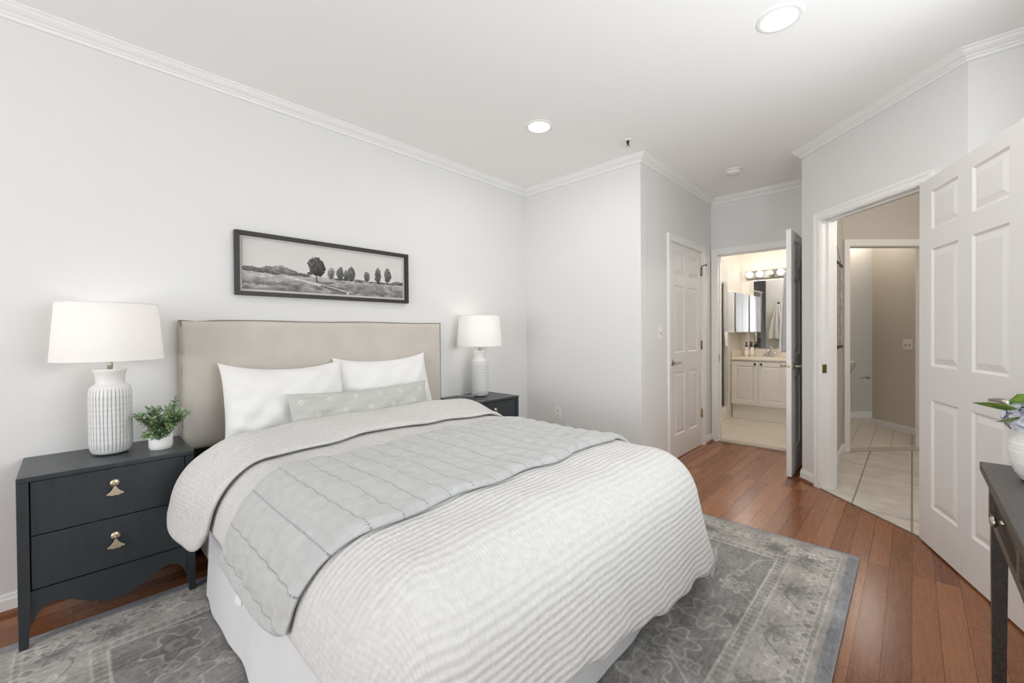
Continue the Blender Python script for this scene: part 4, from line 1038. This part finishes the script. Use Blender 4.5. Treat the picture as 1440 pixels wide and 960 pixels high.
for k, (cx, cy, rx, ry, tn) in enumerate(((.486, .46, .022, .12, .50), (.543, .48, .022, .15, .33), (.583, .45, .018, .11, .35), (.617, .50, .024, .19, .36), (.726, .465, .018, .12, .38), (.805, .52, .024, .17, .34), (.880, .545, .027, .19, .36))):
    blob(cx, cy, rx, ry, tn, 60+k, .5)
    m_ = (np.abs(u-cx) < .0022)*(v > .325)*(v < cy); img = np.where(m_, .26, img)
m_ = (np.abs(u-.396) < .0035)*(v > .225)*(v < .5); img = np.where(m_, .22, img)
blob(.394, .56, .056, .20, .25, 90, .6)
img = img[..., None]*np.array([1.0, .985, .965])
V = np.stack([-cw/2+u*cw, np.full_like(u, -.0145), -chh/2+v*chh], -1).reshape(-1, 3); idx = np.arange(nx*ny).reshape(ny, nx)
F = np.stack([idx[:-1, :-1], idx[:-1, 1:], idx[1:, 1:], idx[1:, :-1]], -1).reshape(-1, 4)
me = bpy.data.meshes.new('canvas'); me.from_pydata(V.tolist(), [], F.tolist()); setcol(me, s2l(img.reshape(-1, 3))); me.materials.append(M['paint'])
cv = bpy.data.objects.new('canvas', me); COL.objects.link(cv); cv.parent = pic
b = MB(); b.box(-cw/2, cw/2, -.0142, -.0102, -chh/2, chh/2); b.build('canvas_board', M['mat'], pic)

# ------------------------------------------------------------------ ceiling fittings
def downlight(label, x, y, power):
    t = thing('recessed_light', label, 'ceiling light', (x, y, CZ), group='recessed ceiling lights')
    b = MB(); b.lathe([(.074, -.0045), (.078, -.007), (.094, -.004), (.098, -.0005)], 48, cap=False); b.build('trim_ring', M['trim'], t)
    b = MB(); b.lathe([(.0005, -.0052), (.074, -.0046), (.0745, -.001), (.0005, -.001)], 48, cap=False); b.build('lens', M['lens'], t)
    l = bpy.data.lights.new('downlight', 'AREA'); l.shape = 'DISK'; l.size = .14; l.energy = power*K; l.color = (1, .95, .88)
    o = bpy.data.objects.new('downlight', l); COL.objects.link(o); o.location = (0, 0, -.02); o.parent = t
downlight('round recessed light near the top edge, the larger of the two', 2.276, .449, 4)
downlight('small round recessed light in the ceiling above the right nightstand', 2.284, 1.907, 4)
t = thing('fire_sprinkler', 'small chrome fire sprinkler hanging from the ceiling near the wall corner', 'sprinkler', (2.90, 1.555, CZ))
b = MB(); b.lathe([(.030, -.0005), (.028, -.006), (.014, -.012)], 24); b.build('escutcheon', M['trim'], t)
b = MB(); b.lathe([(.011, -.010), (.011, -.022), (.007, -.026)], 12); b.tube([(.009, 0, -.02), (.014, 0, -.035), (.004, 0, -.05)], .003, 6); b.tube([(-.009, 0, -.02), (-.014, 0, -.035), (-.004, 0, -.05)], .003, 6); b.tube([(0, 0, -.022), (0, 0, -.05)], .003, 8); b.build('frame', M['dark_metal'], t)
b = MB(); b.lathe([(.004, -.049), (.018, -.052), (.018, -.054), (.003, -.055)], 16); b.build('deflector', M['chrome'], t)
t = thing('smoke_detector', 'round white smoke detector on the ceiling before the bathroom', 'smoke detector', (4.11, 1.17, CZ))
b = MB(); b.lathe([(.070, -.0005), (.070, -.010), (.066, -.014)], 40); b.build('base', M['plastic'], t)
b = MB(); b.lathe([(.064, -.0145), (.064, -.017)], 40); b.build('slot', M['slot'], t)
b = MB(); b.lathe([(.067, -.0172), (.066, -.028), (.055, -.036), (.001, -.039)], 40); b.build('cover', M['plastic'], t)

# ------------------------------------------------------------------ console table with vase
ct = thing('console_table', 'dark wood console table with drawers at the right edge before the door', 'table', (1.50, -.335, 0))
b = MB(); b.box(-.53, .53, -.19, .175, .752, .780); b.build('top', M['dark_wood'], ct, .002)
b = MB()
b.box(-.512, .512, .137, .157, .722, .7515); b.box(-.512, .512, .137, .157, .608, .634)
for x0, x1 in ((-.512, -.485), (-.02, .02), (.485, .512)): b.box(x0, x1, .137, .157, .634, .722)
b.box(-.512, -.495, -.175, .137, .608, .7515); b.box(.495, .512, -.175, .137, .608, .7515); b.box(-.495, .495, -.175, -.158, .608, .7515); b.build('apron', M['brown_wood'], ct, .001)
for x0, x1 in ((-.482, -.023), (.023, .482)):
    b = MB(); b.box(x0, x1, .120, .143, .637, .719); dr = b.build('drawer', M['dark_wood'], ct, .001); xc = (x0+x1)/2
    b = MB(); b.tube([(xc, .143, .676), (xc, .162, .676)], .006, 10); b.ball((xc, .170, .676), .016, 16, 10, (1.0, .6, .95)); b.build('knob', M['nickel'], dr)
for sx in (-1, 1):
    for y0 in (-.172, .118):
        b = MB(); x0, x1 = sorted((sx*.474, sx*.510)); b.taper(x0, x1, y0, y0+.036, .002, .6075, .004, .004, .004, .004); b.build('leg', M['dark_wood'], ct, .002)
vs_ = thing('flower_vase', 'white ribbed vase of lavender hydrangeas on the dark console', 'vase', (1.856, -.275, .7805))
b = MB(); prof = [(.040, .0), (.050, .004), (.062, .022), (.072, .050), (.0755, .08), (.074, .105), (.066, .128), (.060, .142), (.0605, .150), (.056, .150), (.054, .140), (.001, .120)]
P2_ = []
for (r0, z0), (r1, z1) in zip(prof[:9], prof[1:9]):
    for k in range(8):
        q = k/8; z_ = z0+(z1-z0)*q; P2_.append((r0+(r1-r0)*q-(.0012*abs(math.sin(z_*PI/.0105)) if .01 < z_ < .125 else 0), z_))
b.lathe(P2_+prof[8:], 56, cap=False); b.build('vase', M['ceramic'], vs_)
bs, bl, bp = MB(), MB(), MB(); rs = random.Random(5)
heads = [Vector((-.005, .012, .185)), Vector((-.075, -.04, .20)), Vector((.065, -.045, .205)), Vector((-.01, -.05, .235))]
for hc in heads:
    bs.tube(smooth([Vector((0, 0, .10)), Vector((hc.x*.4, hc.y*.4, .16)), hc]), .003, 6)
    for k in range(120):
        a = rs.uniform(0, 2*PI); cz = rs.uniform(-.75, 1); sr = math.sqrt(1-cz*cz); n_ = Vector((sr*math.cos(a), sr*math.sin(a), cz)); c = hc+Vector((n_.x*.066, n_.y*.066, n_.z*.052))*rs.uniform(.9, 1.08)
        s1 = n_.cross(Vector((.2, .3, .9))).normalized(); r0 = rs.uniform(0, 6)
        for j in range(4):
            dd = (Matrix.Rotation(r0+j*PI/2, 3, n_) @ s1)+n_*.35; leaf(bp, c, dd, n_, .019, .018, .1, .25)
def P(px, d, z):   # leaf aim in the vase's own frame
    return Vector((px, d, z))
for base, tip, w in ((P(-.03, .04, .19), P(-.055, .148, .222), .048), (P(-.03, .04, .17), P(-.071, .106, .172), .052), (P(-.02, .03, .20), P(-.060, .064, .252), .062), (P(.02, -.03, .19), P(.09, -.09, .24), .045), (P(-.05, .0, .2), P(-.13, -.02, .24), .045), (P(.05, .02, .18), P(.13, .04, .22), .045)):
    leaf(bl, base, tip-base, Vector((.3, .5, 1)), (tip-base).length, w, .06, .25)
bs.build('stems', M['stem'], vs_); bl.build('leaves', M['big_leaf'], vs_); bp.build('blossoms', M['petal'], vs_)
